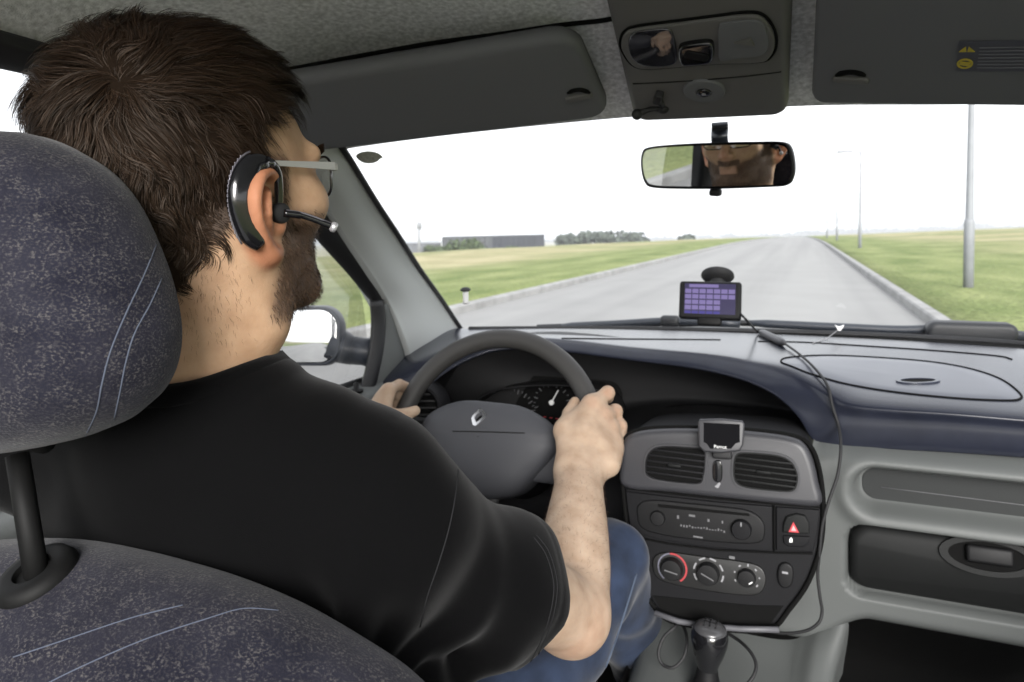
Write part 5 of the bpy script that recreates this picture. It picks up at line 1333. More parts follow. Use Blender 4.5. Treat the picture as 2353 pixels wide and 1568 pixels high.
def head(P):
    Q = tolocal(P)
    d = s_ell(Q, (0, -.0185, .025), (.0750, .0995, .081))
    d = smn(d, s_ell(Q, (0, .032, -.030), (.061, .062, .088)), .03)
    d = smn(d, s_rc(Q, (-.056, .008, -.062), (-.022, .076, -.098), .019, .017), .03); d = smn(d, s_rc(Q, (.056, .008, -.062), (.022, .076, -.098), .019, .017), .03)
    d = smn(d, s_ell(Q, (0, .083, -.099), (.022, .017, .016)), .02)
    for g in (-1, 1):
        d = smn(d, s_ell(Q, (g*.043, .062, -.022), (.025, .022, .02)), .025)
        d = smn(d, s_rc(Q, (g*.012, .088, .019), (g*.048, .072, .022), .010, .008), .014)
        d = smx(d, -s_ell(Q, (g*.032, .1, -.001), (.017, .018, .011)), .012)
    d = smn(d, s_rc(Q, (0, .089, .012), (0, .113, -.029), .007, .0095), .012)
    for g in (-1, 1):
        d = smn(d, s_ell(Q, (g*.0125, .100, -.034), (.0085, .011, .008)), .006)
        d = smx(d, -s_ell(Q, (g*.007, .106, -.041), (.0035, .005, .004)), .003)
    d = smn(d, s_rc(Q, (0, .093, -.048), (0, .095, -.056), .012, .010), .012)
    d = smn(d, s_rc(Q, (-.02, .090, -.0615), (.02, .090, -.0615), .0048, .0048), .006); d = smn(d, s_rc(Q, (0, .096, -.0605), (0, .0965, -.061), .006, .006), .006)
    d = smn(d, s_rc(Q, (-.016, .091, -.0725), (.016, .091, -.0725), .006, .006), .006)
    d = smx(d, -s_rc(Q, (-.024, .0985, -.0665), (.024, .0985, -.0665), .0016, .0016), .004)
    neck = s_rc(P, NK0, NK1, .060, .066)
    neck = smn(neck, s_rc(Q, (.05, -.02, -.045), (.045, .01, -.12), .028, .028)*HS, .03)     # the cords of the neck
    neck = smn(neck, s_rc(Q, (-.05, -.02, -.045), (-.045, .01, -.12), .028, .028)*HS, .03)
    neck = smn(neck, s_rc(Q, (0, -.055, -.04), (0, -.058, -.115), .045, .048)*HS, .03)
    for g in (-1, 1): d = smn(d, ear(Q, g), .006)
    return smn(d*HS, neck, .03)
NK0 = HR @ Vector((0, -.018, -.05)); NK1 = Vector((-.490, .440, -.155))
SHR, SHL = Vector((-.318, .470, -.238)), Vector((-.710, .445, -.205))
ELR, WRR = W(1312, 1412, d=.805), W(1331, 1092, d=1.03)
ELL, WRL = Vector((-.755, .76, -.47)), W(842, 1005, d=1.205)
def torso(P, g):
    N_ = Vector((-.492, .440, -.158))
    d = s_ell(P, (-.495, .475, -.34), (.170+g, .112+g, .20+g))
    d = smn(d, s_ell(P, (-.485, .51, -.58), (.175+g, .135+g, .2+g)), .06)
    d = smn(d, s_rc(P, SHL, SHR, .055+g, .055+g), .07)
    if g > 0: d = smn(d, s_rc(P, (-.375, .475, -.36), (-.35, .58, -.62), .075, .105), .05)
    for s_ in (SHR, SHL):
        q = N_.lerp(s_, .82)+Vector((0, 0, .025)); d = smn(d, s_rc(P, N_+Vector((0, -.005, .0)), q, .058+g, .045+g), .05)
    return d
def chain(P, pts, rad, k):
    d = None
    for i in range(len(pts)-1):
        e = s_rc(P, pts[i], pts[i+1], rad[i], rad[i+1]); d = e if d is None else smn(d, e, k)
    return d
def hand_r(P):
    M_ = [W(1362, 928, d=1.100), W(1388, 953, d=1.100), W(1401, 984, d=1.094), W(1406, 1014, d=1.084)]
    PI_ = [W(1396, 903, d=1.122), W(1414, 945, d=1.124), W(1425, 979, d=1.118), W(1429, 1008, d=1.106)]
    DI = [W(1396, 913, d=1.160), W(1413, 957, d=1.162), W(1422, 990, d=1.156), W(1426, 1020, d=1.142)]
    TI = [W(1374, 922, d=1.186), W(1390, 968, d=1.186), W(1398, 1000, d=1.178), W(1404, 1030, d=1.164)]
    d = None
    for i, m_ in enumerate(M_):
        st_ = W(1308+i*16, 1085, d=1.032); e = chain(P, [st_, st_.lerp(m_, .55)+Vector((.000, -.002, .002)), m_], [.0165, .0165-.0008*i, .0128-.0008*i], .01); d = e if d is None else smn(d, e, .022)
    d = smn(d, s_rc(P, W(1400, 1070, d=1.045), W(1410, 1035, d=1.078), .0165, .0150), .022)
    d = smn(d, s_rc(P, W(1312, 1065, d=1.035), W(1296, 992, d=1.080), .0190, .0155), .02)
    d = smn(d, s_rc(P, W(1304, 985, d=1.086), W(1355, 930, d=1.103), .0130, .0115), .018)     # web of the thumb
    for i in range(4):
        r0 = (.0108, .0108, .0100, .0090)[i]
        f = chain(P, [M_[i], PI_[i], DI[i], TI[i]], [r0*1.08, r0*1.02, r0*.9, r0*.78], .004)
        f = smn(f, s_ell(P, PI_[i]+Vector((.001, -.002, .001)), (.0104, .0104, .0104)), .005)
        d = smn(d, f, .0095)
    th_ = chain(P, [W(1297, 990, d=1.082), W(1308, 950, d=1.112), W(1321, 924, d=1.128)], [.0130, .0105, .0090], .004)
    return smn(d, th_, .012)
def hand_l(P):
    wr = WRL; M_ = [W(893, 896, d=1.248), W(878, 915, d=1.250), W(868, 935, d=1.250), W(862, 956, d=1.245)]
    PI_ = [W(918, 884, d=1.292), W(903, 905, d=1.294), W(893, 928, d=1.292), W(888, 952, d=1.285)]
    DI = [W(942, 893, d=1.314), W(930, 918, d=1.314), W(920, 942, d=1.310), W(914, 966, d=1.300)]
    TI = [W(960, 903, d=1.314), W(950, 932, d=1.312), W(940, 955, d=1.306), W(932, 976, d=1.296)]
    d = None
    for i, m_ in enumerate(M_):
        st_ = W(856-i*7, 1005, d=1.205); e = s_rc(P, st_, m_, .0165, .0128-.0008*i); d = e if d is None else smn(d, e, .02)
    d = smn(d, s_rc(P, W(868, 990, d=1.20), W(898, 962, d=1.212), .019, .0165), .02)
    for i in range(4):
        r0 = (.0105, .0108, .0100, .0088)[i]
        d = smn(d, chain(P, [M_[i], PI_[i], DI[i], TI[i]], [r0*1.05, r0, r0*.9, r0*.78], .003), .006)
    return smn(d, chain(P, [W(898, 962, d=1.212), W(930, 954, d=1.216), W(954, 944, d=1.222)], [.0150, .0118, .0095], .004), .010)
def arm(P, S_, E_, Wr_):
    d = chain(P, [S_, S_.lerp(E_, .5), E_], [.054, .047, .043], .02)
    n_ = 10; pr = np.interp(np.arange(n_+1)/n_, [0, .12, .3, .55, .8, 1], [.0435, .0455, .0465, .0435, .0375, .0340]); e = None
    for i in range(n_):
        q = s_rc(P, E_.lerp(Wr_, i/n_), E_.lerp(Wr_, (i+1)/n_), pr[i], pr[i+1]); e = q if e is None else np.minimum(e, q)
    return smn(d, e, .016)
def boxed(f, lo, hi):
    lo, hi = np.array(lo, np.float32), np.array(hi, np.float32)
    def g(P):
        q = np.maximum(np.maximum(lo-P, P-hi), 0); o = np.sqrt((q*q).sum(1)); m = o < .03
        r = o+.03
        if m.any(): r[m] = f(P[m])
        return r.astype(np.float32)
    return g
def bnd(pts, e):
    a = np.array([tuple(p) for p in pts]); return a.min(0)-e, a.max(0)+e
b_head = boxed(head, HC-np.array((.15, .17, .27)), HC+np.array((.15, .17, .18)))
b_hr = boxed(hand_r, *bnd([WRR, W(1440, 900, d=1.15), W(1290, 1000, d=1.05)], .05)); b_hl = boxed(hand_l, *bnd([WRL, W(950, 880, d=1.3), W(850, 1000, d=1.2)], .06))
def body(P):
    d = b_head(P)
    d = smn(d, torso(P, -.012), .02)
    a = smn(arm(P, SHR, ELR, WRR), b_hr(P), .018); d = smn(d, a, .008)
    a = smn(arm(P, SHL, ELL, WRL), b_hl(P), .018); d = smn(d, a, .008)
    return d
def relax(V, F, n, k=.5):
    E_ = np.concatenate([F[:, [0, 1]], F[:, [1, 2]], F[:, [2, 3]], F[:, [3, 0]]]); E_ = np.concatenate([E_, E_[:, ::-1]])
    deg = np.bincount(E_[:, 0], minlength=len(V))[:, None].clip(1)
    for _ in range(n):
        a_ = np.stack([np.bincount(E_[:, 0], weights=V[E_[:, 1], i], minlength=len(V)) for i in range(3)], 1)/deg
        V = V+(a_-V)*k
    return V.astype(np.float32)
BV, BF = mesh_sdf(body, (-.87, .30, -.80), (-.17, 1.26, .23), .0026)
BV = relax(BV, BF, 2)

def skin_mat():
    m = mat('skin', (.44, .25, .155), .6, sss=.12, spec=.16)
    nt = m.node_tree; b = nt.nodes['Principled BSDF']; tc = [n_ for n_ in nt.nodes if n_.type == 'TEX_COORD'][0]
    at = nt.nodes.new('ShaderNodeVertexColor'); at.layer_name = 'tone'
    n1 = nt.nodes.new('ShaderNodeTexNoise'); n1.inputs['Scale'].default_value = 38; n1.inputs['Detail'].default_value = 8; lk(nt, tc.outputs['Object'], n1.inputs['Vector'])
    rp_ = nt.nodes.new('ShaderNodeValToRGB'); rp_.color_ramp.elements[0].position = .3; rp_.color_ramp.elements[0].color = (.80, .74, .70, 1); rp_.color_ramp.elements[1].position = .7; rp_.color_ramp.elements[1].color = (1.1, 1.1, 1.1, 1)
    lk(nt, n1.outputs['Fac'], rp_.inputs['Fac'])
    mx = nt.nodes.new('ShaderNodeMix'); mx.data_type = 'RGBA'; mx.blend_type = 'MULTIPLY'; mx.inputs[0].default_value = 1
    lk(nt, at.outputs['Color'], mx.inputs[6]); lk(nt, rp_.outputs[0], mx.inputs[7]); lk(nt, mx.outputs[2], b.inputs['Base Color'])
    n2 = nt.nodes.new('ShaderNodeTexNoise'); n2.inputs['Scale'].default_value = 420; n2.inputs['Detail'].default_value = 4; lk(nt, tc.outputs['Object'], n2.inputs['Vector'])
    n3 = nt.nodes.new('ShaderNodeTexNoise'); n3.inputs['Scale'].default_value = 60; n3.inputs['Detail'].default_value = 4; lk(nt, tc.outputs['Object'], n3.inputs['Vector'])
    ad = nt.nodes.new('ShaderNodeMath'); ad.operation = 'MULTIPLY_ADD'; ad.inputs[1].default_value = 2.5; lk(nt, n3.outputs['Fac'], ad.inputs[0]); lk(nt, n2.outputs['Fac'], ad.inputs[2])
    bp = nt.nodes.new('ShaderNodeBump'); bp.inputs['Strength'].default_value = .4; bp.inputs['Distance'].default_value = .0007
    lk(nt, ad.outputs[0], bp.inputs['Height']); lk(nt, bp.outputs[0], b.inputs['Normal']); return m
M['skin'] = skin_mat()
person = mk_np('person', BV, BF, M['skin'])
tag(person, 'man with short dark hair and beard in a black t-shirt, both hands on the wheel', 'person')
QV = tolocal(BV)
def sstep(a, b, x): t = np.clip((x-a)/(b-a), 0, 1); return t*t*(3-2*t)
onhead = (np.linalg.norm(QV, axis=1) < .2) & (QV[:, 2] > -.165)
# beard and hair areas in head space
def beard_w(Q):
    x, y, z = np.abs(Q[:, 0]), Q[:, 1], Q[:, 2]
    top_ = -.040-.35*np.clip(.075-x, 0, .1)+.55*np.clip(x-.052, 0, .02)      # cheek line rising to the sideburn
    w_ = sstep(top_+.010, top_-.006, z)*sstep(.002, .022, y+.10*np.clip(-.05-z, 0, .08))
    w_ *= sstep(-.128, -.112, z+.0*y)
    mst = sstep(.030, .024, x)*sstep(-.042, -.047, z)*sstep(.07, .085, y)
    lips = sstep(.024, .018, x)*sstep(-.0575, -.060, z)*sstep(-.079, -.0765, z)*sstep(.08, .09, y)
    side = sstep(.050, .056, x)*sstep(.006, .013, y)*sstep(.036, .026, y)*sstep(-.06, -.05, z)*sstep(.022, .008, z)
    return np.clip(np.maximum(np.maximum(w_, mst), side)-lips, 0, 1)
def hair_w(Q):
    x, y, z = np.abs(Q[:, 0]), Q[:, 1], Q[:, 2]
    front = .055-.010*sstep(.03, .06, x)-.034*sstep(.050, .070, x)-.02*np.clip((.08-z)/.07, 0, 1)
    w_ = sstep(front+.004, front-.006, y)*sstep(-.005, .012, z+.0*x)
    low = -.112+.055*sstep(-.075, -.035, y)+.035*sstep(-.04, -.02, y)
    back = sstep(low-.010, low+.012, z)*sstep(-.010, -.022, y)
    return np.clip(np.maximum(w_, back), 0, 1)
earw = sstep(.079, .084, np.abs(QV[:, 0]))*(QV[:, 2] < .04)*(QV[:, 1] > -.045)*(QV[:, 1] < .03)
bw, hw = beard_w(QV)*onhead*(1-earw), hair_w(QV)*onhead*(1-earw)
base = np.array((.37, .245, .155), np.float32)
tone = np.repeat(base[None], len(BV), 0)
mixin = lambda t, c, w_: t*(1-w_[:, None])+np.array(c, np.float32)[None]*w_[:, None]
tone = mixin(tone, (.325, .245, .180), sstep(.60, .68, BV[:, 1]))      # hands and forearms paler than the neck
ex_ = np.abs(QV[:, 0]); ew = sstep(.080, .090, ex_)*onhead; tone = mixin(tone, (.42, .18, .10), ew*.85)
lipw = sstep(.026, .020, ex_)*sstep(-.057, -.061, QV[:, 2])*sstep(-.080, -.0765, QV[:, 2])*sstep(.085, .092, QV[:, 1])*onhead; tone = mixin(tone, (.30, .16, .125), lipw*.42)
tone = mixin(tone, (.085, .055, .04), bw*.86); tone = mixin(tone, (.02, .014, .01), hw*.95)
stub = sstep(-.17, -.10, QV[:, 2])*onhead*sstep(-.02, -.05, QV[:, 1]); tone = mixin(tone, (.12, .075, .05), stub*.25)
nose = np.exp(-((QV-np.array((0, .115, -.03)))**2).sum(1)/.016**2)*onhead; tone = mixin(tone, (.5, .23, .16), nose*.5)
for c_, r_, a_ in [(W(1362, 928, d=1.09), .011, .35), (W(1388, 953, d=1.09), .011, .3), (W(1401, 984, d=1.085), .011, .3), (W(1406, 1014, d=1.075), .010, .25), (W(1396, 903, d=1.112), .010, .4), (W(1414, 945, d=1.114), .010, .35), (W(1425, 979, d=1.108), .009, .35), (W(1312, 1440, d=.78), .035, .35)]:
    tone = mixin(tone, (.40, .20, .13), np.exp(-((BV-A3(c_))**2).sum(1)/r_**2)*a_)
ca = person.data.color_attributes.new('tone', 'FLOAT_COLOR', 'POINT')
ca.data.foreach_set('color', np.concatenate([tone, np.ones((len(tone), 1), np.float32)], 1).astype(np.float32).ravel())
# eyes and fingernails
M['eye'] = mat('eye_white', (.7, .68, .65), .2); M['iris'] = mat('iris_brown', (.05, .03, .02), .15)
for g in (-1, 1):
    e = HR @ Vector((g*.032, .0765, -.0005)); eo = mk('eye', ball(e, .0122, 16), M['eye'], person)
    mk('iris', lathe([(.0055, .0110), (.004, .0118), (.0001, .0121)], 20, Matrix.Translation(e) @ HR.to_3x3().to_4x4() @ Matrix.Rotation(-PI/2, 4, 'X')), M['iris'], eo)

# ------------------------------------------------------------------ clothes
def wrinkle(P):
    x, y, z = P[:, 0], P[:, 1], P[:, 2]
    w_ = .0022*np.sin(38*x+22*z+2.2*np.sin(17*y+9*z))+.0016*np.sin(61*z-35*x+1.8*np.sin(23*x+11*y))
    # folds fanning out from the armpit and across the upper sleeve
    q = P-A3((-.335, .46, -.36)); r = np.linalg.norm(q, axis=1)+1e-4; an = np.arctan2(q[:, 2], q[:, 0]+.6*q[:, 1])
    w_ = w_+.0050*np.sin(9*an+26*r+1.5*np.sin(30*r))*np.exp(-((r-.10)/.09)**2)
    t = (P-A3(SHR))@A3((ELR-SHR).normalized()); w_ = w_+.0028*np.sin(70*t+14*(x+z)+2*np.sin(25*y))*sstep(.03, .10, t)
    return w_
SLE = SHR.lerp(ELR, .80)
def sleeve(P, S_, E_, g):
    m_ = S_.lerp(E_, .5)+Vector((.004, -.006, -.004)); e_ = S_.lerp(E_, .84)+Vector((0, -.004, -.012))
    return chain(P, [S_, m_, e_, E_.lerp(S_, -.2)+Vector((0, 0, -.016))], [.057+g, .067+g, .068+g, .069+g], .02)
axR, axL = (ELR-SHR).normalized(), (ELL-SHL).normalized()
cutR = W(1252, 1400, d=.74); 
def cuts(P, S_, E_, ax, t):
    c = A3(S_.lerp(E_, t)); return (P-c)@A3(ax)
hemn = (axR+Vector((.25, .12, .28))).normalized()
def shirt(P):
    d = torso(P, .010)
    x, y, z = P[:, 0], P[:, 1], P[:, 2]
    for S_, E_, ax in ((SHR, ELR, hemn), (SHL, ELL, axL)):
        c = cuts(P, S_, E_, ax, .63)
        s_ = smx(sleeve(P, S_, E_, .0), c, .004)
        s_ = smx(s_, -smx(arm(P, S_, E_, E_+(E_-S_)*.3)-.010, -(c+.05), .003), .003)
        hem = np.exp(-((c+.020)/.0016)**2)*.0013 + np.exp(-((c+.0235)/.0014)**2)*.0009
        d = smn(d, s_+hem, .035)
    # shoulder seam
    d = d + wrinkle(P)*sstep(.02, .0, np.abs(d))*(.55+.45*sstep(-.2, -.35, z))
    sd_ = (P-A3(SHR+Vector((-.012, 0, 0))))@A3(Vector((.92, .28, -.28)).normalized()); d = d + np.exp(-(sd_/.0016)**2)*.0016*sstep(-.40, -.37, x)
    # neck opening with a ribbed collar
    ax0, ax1 = NK0.lerp(NK1, -.6), NK0.lerp(NK1, .80)
    hole = s_rc(P, ax0, ax1, .064, .0735)
    rib = np.exp(-((hole-.009)/.0085)**4)
    d = smx(d-.0022*rib, -hole, .003)
    return d.astype(np.float32)
SV, SF_ = mesh_sdf(shirt, (-.90, .28, -.86), (-.15, .86, -.02), .0032)
SV = relax(SV, SF_, 3)
M['cotton'] = mat('black_cotton', (.0018, .0018, .0020), .95, bump=.5, bscale=1400, sheen=.05, spec=.06, bdist=.0004)
tsh = mk_np('t_shirt', SV, SF_, M['cotton'], person); tts = bvh(tsh)
M['thread'] = mat('black_thread', (.012, .012, .013), .9, spec=.1)
for nm, pts in (('armhole_seam', ((1040, 1022), (1052, 1070), (1046, 1140), (1030, 1220), (1006, 1300), (982, 1370), (965, 1440))), ('hem_stitching', ((1232, 1228), (1262, 1270), (1280, 1340), (1272, 1410), (1250, 1475), (1222, 1530))), ('hem_stitching', ((1226, 1234), (1255, 1276), (1272, 1342), (1264, 1410), (1243, 1472), (1215, 1528)))):
    surf_line(tts, pts, .0007, nm, M['thread'], tsh, off=.0001)
ax0, ax1 = NK0.lerp(NK1, -.6), NK0.lerp(NK1, .80); axd = (ax1-ax0); L0 = axd.length; axd.normalize(); e1_ = Vector((1, 0, 0)); e1_ = (e1_-axd*axd.x).normalized(); e2_ = axd.cross(e1_)
ts_ = np.linspace(0, 1.9, 300); cp = []
for k in range(72):
    a = 2*PI*k/72; dr_ = e1_*math.cos(a)+e2_*math.sin(a)
    P_ = np.array([tuple(ax0+axd*(L0*t)+dr_*(.064+.0095*min(t, 1)+.0005)) for t in ts_], np.float32); dd = torso(P_, .010); j = np.argmax(dd < 0)
    cp.append(Vector(P_[j]))
for _ in range(4): cp = [(cp[i-1]+cp[i]*2+cp[(i+1) % 72])/4 for i in range(72)]
vs, fs = [], []
for i, p in enumerate(cp):       # a flat ribbed band round the neck
    o_ = (p-ax0-axd*((p-ax0).dot(axd))).normalized(); dn_ = (o_*.75+axd*.75).normalized(); nn_ = (o_*.7-axd*.7).normalized()
    prof_ = [p-o_*.004-axd*.003, p-o_*.0005-axd*.0065, p+nn_*.0035+dn_*.002, p+nn_*.0030+dn_*.012, p+nn_*.0005+dn_*.0135, p-nn_*.003+dn_*.010]
    vs += prof_
for i in range(72):
    j = (i+1) % 72
    for k in range(5): fs.append((i*6+k, j*6+k, j*6+k+1, i*6+k+1))
mk('collar', (vs, fs), M['cotton'], tsh)
HIR, KNR, FTR = Vector((-.395, .52, -.70)), W(1392, 1290, d=1.02), Vector((-.27, 1.30, -.93))
HIL, KNL, FTL = Vector((-.60, .52, -.70)), Vector((-.70, 1.0, -.50)), Vector((-.66, 1.28, -.93))
def jeans(P):
    d = None
    for a, b, c in ((HIR, KNR, FTR), (HIL, KNL, FTL)):
        e = chain(P, [a, a.lerp(b, .5)+Vector((0, 0, .01)), b], [.095, .082, .058], .03); e = smn(e, chain(P, [b, b.lerp(c, .4), c], [.056, .053, .048], .02), .02)
        d = e if d is None else smn(d, e, .03)
    d = smn(d, s_ell(P, (-.50, .50, -.74), (.17, .14, .12)), .05)
    x, y, z = P[:, 0], P[:, 1], P[:, 2]
    d = d + .0028*np.sin(48*y+30*z+2*np.sin(26*x+7*y)) + .002*np.sin(80*x-40*y+2*np.sin(30*z))
    return d.astype(np.float32)
JV, JF = mesh_sdf(jeans, (-.86, .32, -1.0), (-.16, 1.38, -.38), .005)
def denim():
    m = mat('blue_denim', (.0145, .022, .042), .9, bump=.5, bscale=900, sheen=.1, spec=.2, var=.45, vscale=22, bdist=.0005); return m
M['denim'] = denim()
jn = mk_np('jeans', JV, JF, M['denim'], person)
jt = bvh(jn)
q = spline([(u, v, 0) for u, v in ((1462, 1318), (1440, 1390), (1412, 1475), (1380, 1560), (1350, 1640))], 6); p = [hit(jt, a.x, a.y, .0006) for a in q]; p = [a[0] for a in p if a]
if len(p) > 3: mk('side_seam', tube(p, .0016, 6), mat('denim_seam', (.04, .055, .085), .9), jn)

# ------------------------------------------------------------------ hair and beard: many separate fine strands
def sample(V, F, wgt, n, g):
    a, b, c = V[F[:, 0]], V[F[:, 1]], V[F[:, 2]]; ar = np.linalg.norm(np.cross(b-a, c-a), axis=1)*wgt[F].mean(1)
    f = g.choice(len(F), n, p=ar/ar.sum()); u, v = g.random(n), g.random(n)
    p = (V[F[f, 0]]*((1-u)*(1-v))[:, None]+V[F[f, 1]]*(u*(1-v))[:, None]+V[F[f, 2]]*(u*v)[:, None]+V[F[f, 3]]*((1-u)*v)[:, None])
    return p
def nrm_head(Q):
    c = np.array((0, -.0185, .025)); r = np.array((.0750, .0995, .081))
    n_ = (Q-c)/r**2; lowz = Q[:, 2] < .025; n_[lowz, 2] *= .22
    return n_/np.linalg.norm(n_, axis=1)[:, None]
def field(p, s):
    """soft swirling vector field that gathers strands into tufts"""
    return np.stack([np.sin(p[:, 1]*s+1.3*np.sin(p[:, 2]*s*.7))+.6*np.sin(p[:, 2]*s*1.9+2), np.sin(p[:, 2]*s+1.1*np.sin(p[:, 0]*s*.8+1))+.6*np.sin(p[:, 0]*s*1.7), np.sin(p[:, 0]*s+1.2*np.sin(p[:, 1]*s*.9+2))+.6*np.sin(p[:, 1]*s*2.1+1)], 1)
def strands(paths, wd):
    """ribbons: paths (n, k, 3) with side vectors, tapering to the tip"""
    n, k, _ = paths[0].shape; P, Sd = paths
    tp = np.concatenate([[.8], np.linspace(1, .75, k-2), [.12]])[None, :, None]*wd[:, None, None]*.5
    L, Rr = P-Sd*tp, P+Sd*tp
    V = np.stack([L, Rr], 2).reshape(-1, 3); b = (np.arange(n)*k*2)[:, None]+(np.arange(k-1)*2)[None]
    F = np.stack([b, b+1, b+3, b+2], -1).reshape(-1, 4); return V, F
WH = np.array((.036, -.086, .048))          # the whorl at the crown
def grow(Q, Lh, k, lift, clump, g, wav):
    n = len(Q); path = np.zeros((n, k, 3)); side = np.zeros((n, k, 3)); p = Q.copy()
    # clumps: each strand leans to one of many guides
    gi_ = g.choice(n, clump); from_ = Q[gi_]
    near = np.empty(n, int)
    for i in range(0, n, 2000): near[i:i+2000] = ((Q[i:i+2000, None]-from_[None])**2).sum(2).argmin(1)
    gp = from_[near]
    rnd = g.normal(size=(clump, 3))[near]
    for i in range(k):
        t = i/(k-1); path[:, i] = p
        n_ = nrm_head(p)
        aw = p-WH; aw -= n_*(aw*n_).sum(1)[:, None]; dist = np.linalg.norm(aw, axis=1)[:, None]+1e-6; aw /= dist
        sw_ = np.cross(n_, aw)
        topw = sstep(.02, .085, p[:, 2])[:, None]*sstep(-.09, -.03, p[:, 1])[:, None]
        down = np.array((0, -.0, -1.0))[None]; fwd = np.array((.35, .9, 0))[None]
        dv = aw*np.clip(dist/.009, .2, 1)+sw_*.5*np.exp(-dist/.04)+topw*fwd*.75*sstep(.065, .02, p[:, 1])[:, None]+(1-topw)*down*.8*sstep(.06, -.02, p[:, 2])[:, None]+(1-topw)*np.array((0, .35, -.1))[None]*sstep(-.02, .03, p[:, 1])[:, None]
        dv += (.42+.30*sstep(.05, -.02, p[:, 2]))[:, None]*field(p*1.0+rnd*.004, wav)+rnd*.28
        dv -= n_*(dv*n_).sum(1)[:, None]; dv /= np.linalg.norm(dv, axis=1)[:, None]+1e-6
        pull = (gp+ (p-Q) - p + (Q-gp)*0)
        dv = dv+n_*(lift*(1-1.25*t)+.10*np.sin(rnd[:, :1]*3))
        side[:, i] = np.cross(dv, n_)
        p = p+dv*(Lh/(k-1))[:, None]
        # draw together toward the clump line
        rel = Q-gp; p = p-rel*(.16*t)
    side /= np.linalg.norm(side, axis=2)[:, :, None]+1e-9
    return path, side
g = np.random.default_rng(11)
def hair_material(name, c, r=.36, var=.5):
    m = bpy.data.materials.new(name); m.use_nodes = True; nt = m.node_tree; b = nt.nodes['Principled BSDF']
    ge = nt.nodes.new('ShaderNodeNewGeometry'); rp_ = nt.nodes.new('ShaderNodeValToRGB'); e = rp_.color_ramp.elements
    e[0].color = (*[x*(1-var) for x in c], 1); e[1].color = (*[x*(1+var*1.6) for x in c], 1); e[1].position = .95
    lk(nt, ge.outputs['Random Per Island'], rp_.inputs['Fac']); lk(nt, rp_.outputs[0], b.inputs['Base Color'])
    b.inputs['Roughness'].default_value = r; b.inputs['Specular IOR Level'].default_value = .2
    b.inputs['Specular Tint'].default_value = (1, .86, .74, 1)
    return m
M['hair'] = hair_material('dark_brown_hair', (.0120, .0068, .0040), .5, .6)
M['beardm'] = hair_material('brown_beard', (.05, .03, .019), .45, .5)
# base layer of hair, a dark cap with an uneven surface
def hcap(P):
    Q = tolocal(P); d = s_ell(Q, (0, -.0185, .025), (.0750, .0995, .081)); d = smn(d, s_rc(Q, (0, -.055, -.03), (0, -.060, -.085), .055, .052), .03)
    f_ = field(Q, 130); bump_ = .0012*(f_[:, 0]+f_[:, 1])
    w_ = hair_w(Q); return (HS*(d-.0075*w_*(.55+.45*sstep(-.08, .0, Q[:, 2])+1.1*sstep(.03, .11, Q[:, 2]))-bump_*w_+.006*(1-w_))).astype(np.float32)
hlo, hhi = HC-np.array((.135, .145, .13)), HC+np.array((.135, .135, .155))
CV, CF = mesh_sdf(hcap, hlo, hhi, .003)
kq = hair_w(tolocal(CV)); keep = (kq[CF] > .15).all(1); CF2 = CF[keep]
used = np.unique(CF2); rem = np.full(len(CV), -1); rem[used] = np.arange(len(used))
M['haircap'] = mat('hair_base_brown', (.011, .007, .0045), .95, spec=.05)
hair = mk_np('hair', CV[used], rem[CF2], M['haircap'], person)
nH = 78000
whorl_w = 1+2.2*np.exp(-((tolocal(CV)-WH)**2).sum(1)/.022**2)
root = sample(CV, CF, kq*(kq > .1)*whorl_w, nH, g)
nX = 7000; rx2 = sample(BV, BF, hw*(hw > .3)*(QV[:, 2] < .02)*(QV[:, 1] > -.07), nX, g); root = np.concatenate([root[:nH-nX], rx2])
Q = tolocal(root.astype(np.float32)).astype(np.float64); z = Q[:, 2]; y = Q[:, 1]
Lh = (.017+.021*sstep(-.02, .09, z))*g.uniform(.6, 1.25, nH); Lh *= .45+.55*sstep(-.10, -.04, z)
snk = g.uniform(.0, .006, nH); snk[-nX:] = -.001; Lh[-nX:] *= 1.3; Q = Q - nrm_head(Q)*snk[:, None]
pth, sd = grow(Q, Lh, 7, .36, 2200, g, 120)
pth = toworld(pth); sd = sd@HRn.T.astype(np.float64)
tilt = g.normal(0, .45, (nH, 1, 1)); nn_ = nrm_head(Q)@HRn.T.astype(np.float64); sd = sd+nn_[:, None, :]*tilt; sd /= np.linalg.norm(sd, axis=2)[:, :, None]
V, F = strands((pth, sd), g.uniform(.00026, .00056, nH)); mk_np('hair_strands', V, F, M['hair'], hair)
# beard
nB = 9000
root = sample(BV, BF, (bw*(1-lipw)*(bw > .25)), nB, g); Q = tolocal(root.astype(np.float32)).astype(np.float64)
k = 4; pB = np.zeros((nB, k, 3)); sB = np.zeros((nB, k, 3)); p = Q.copy(); c0 = np.array((0, .015, -.05)); Lb = g.uniform(.003, .0062, nB)
for i in range(k):
    pB[:, i] = p; n_ = p-c0; n_ /= np.linalg.norm(n_, axis=1)[:, None]
    dv = n_*(.55-.2*i/k)+np.array((0, .15, -.75))[None]+g.normal(0, .22, (nB, 3))+.25*field(p, 160); dv /= np.linalg.norm(dv, axis=1)[:, None]
    s_ = np.cross(dv, n_)+g.normal(0, .3, (nB, 3)); sB[:, i] = s_/np.linalg.norm(s_, axis=1)[:, None]; p = p+dv*(Lb/(k-1))[:, None]
V, F = strands((toworld(pB), sB@HRn.T.astype(np.float64)), g.uniform(.00030, .0006, nB)); mk_np('beard', V, F, M['beardm'], person)
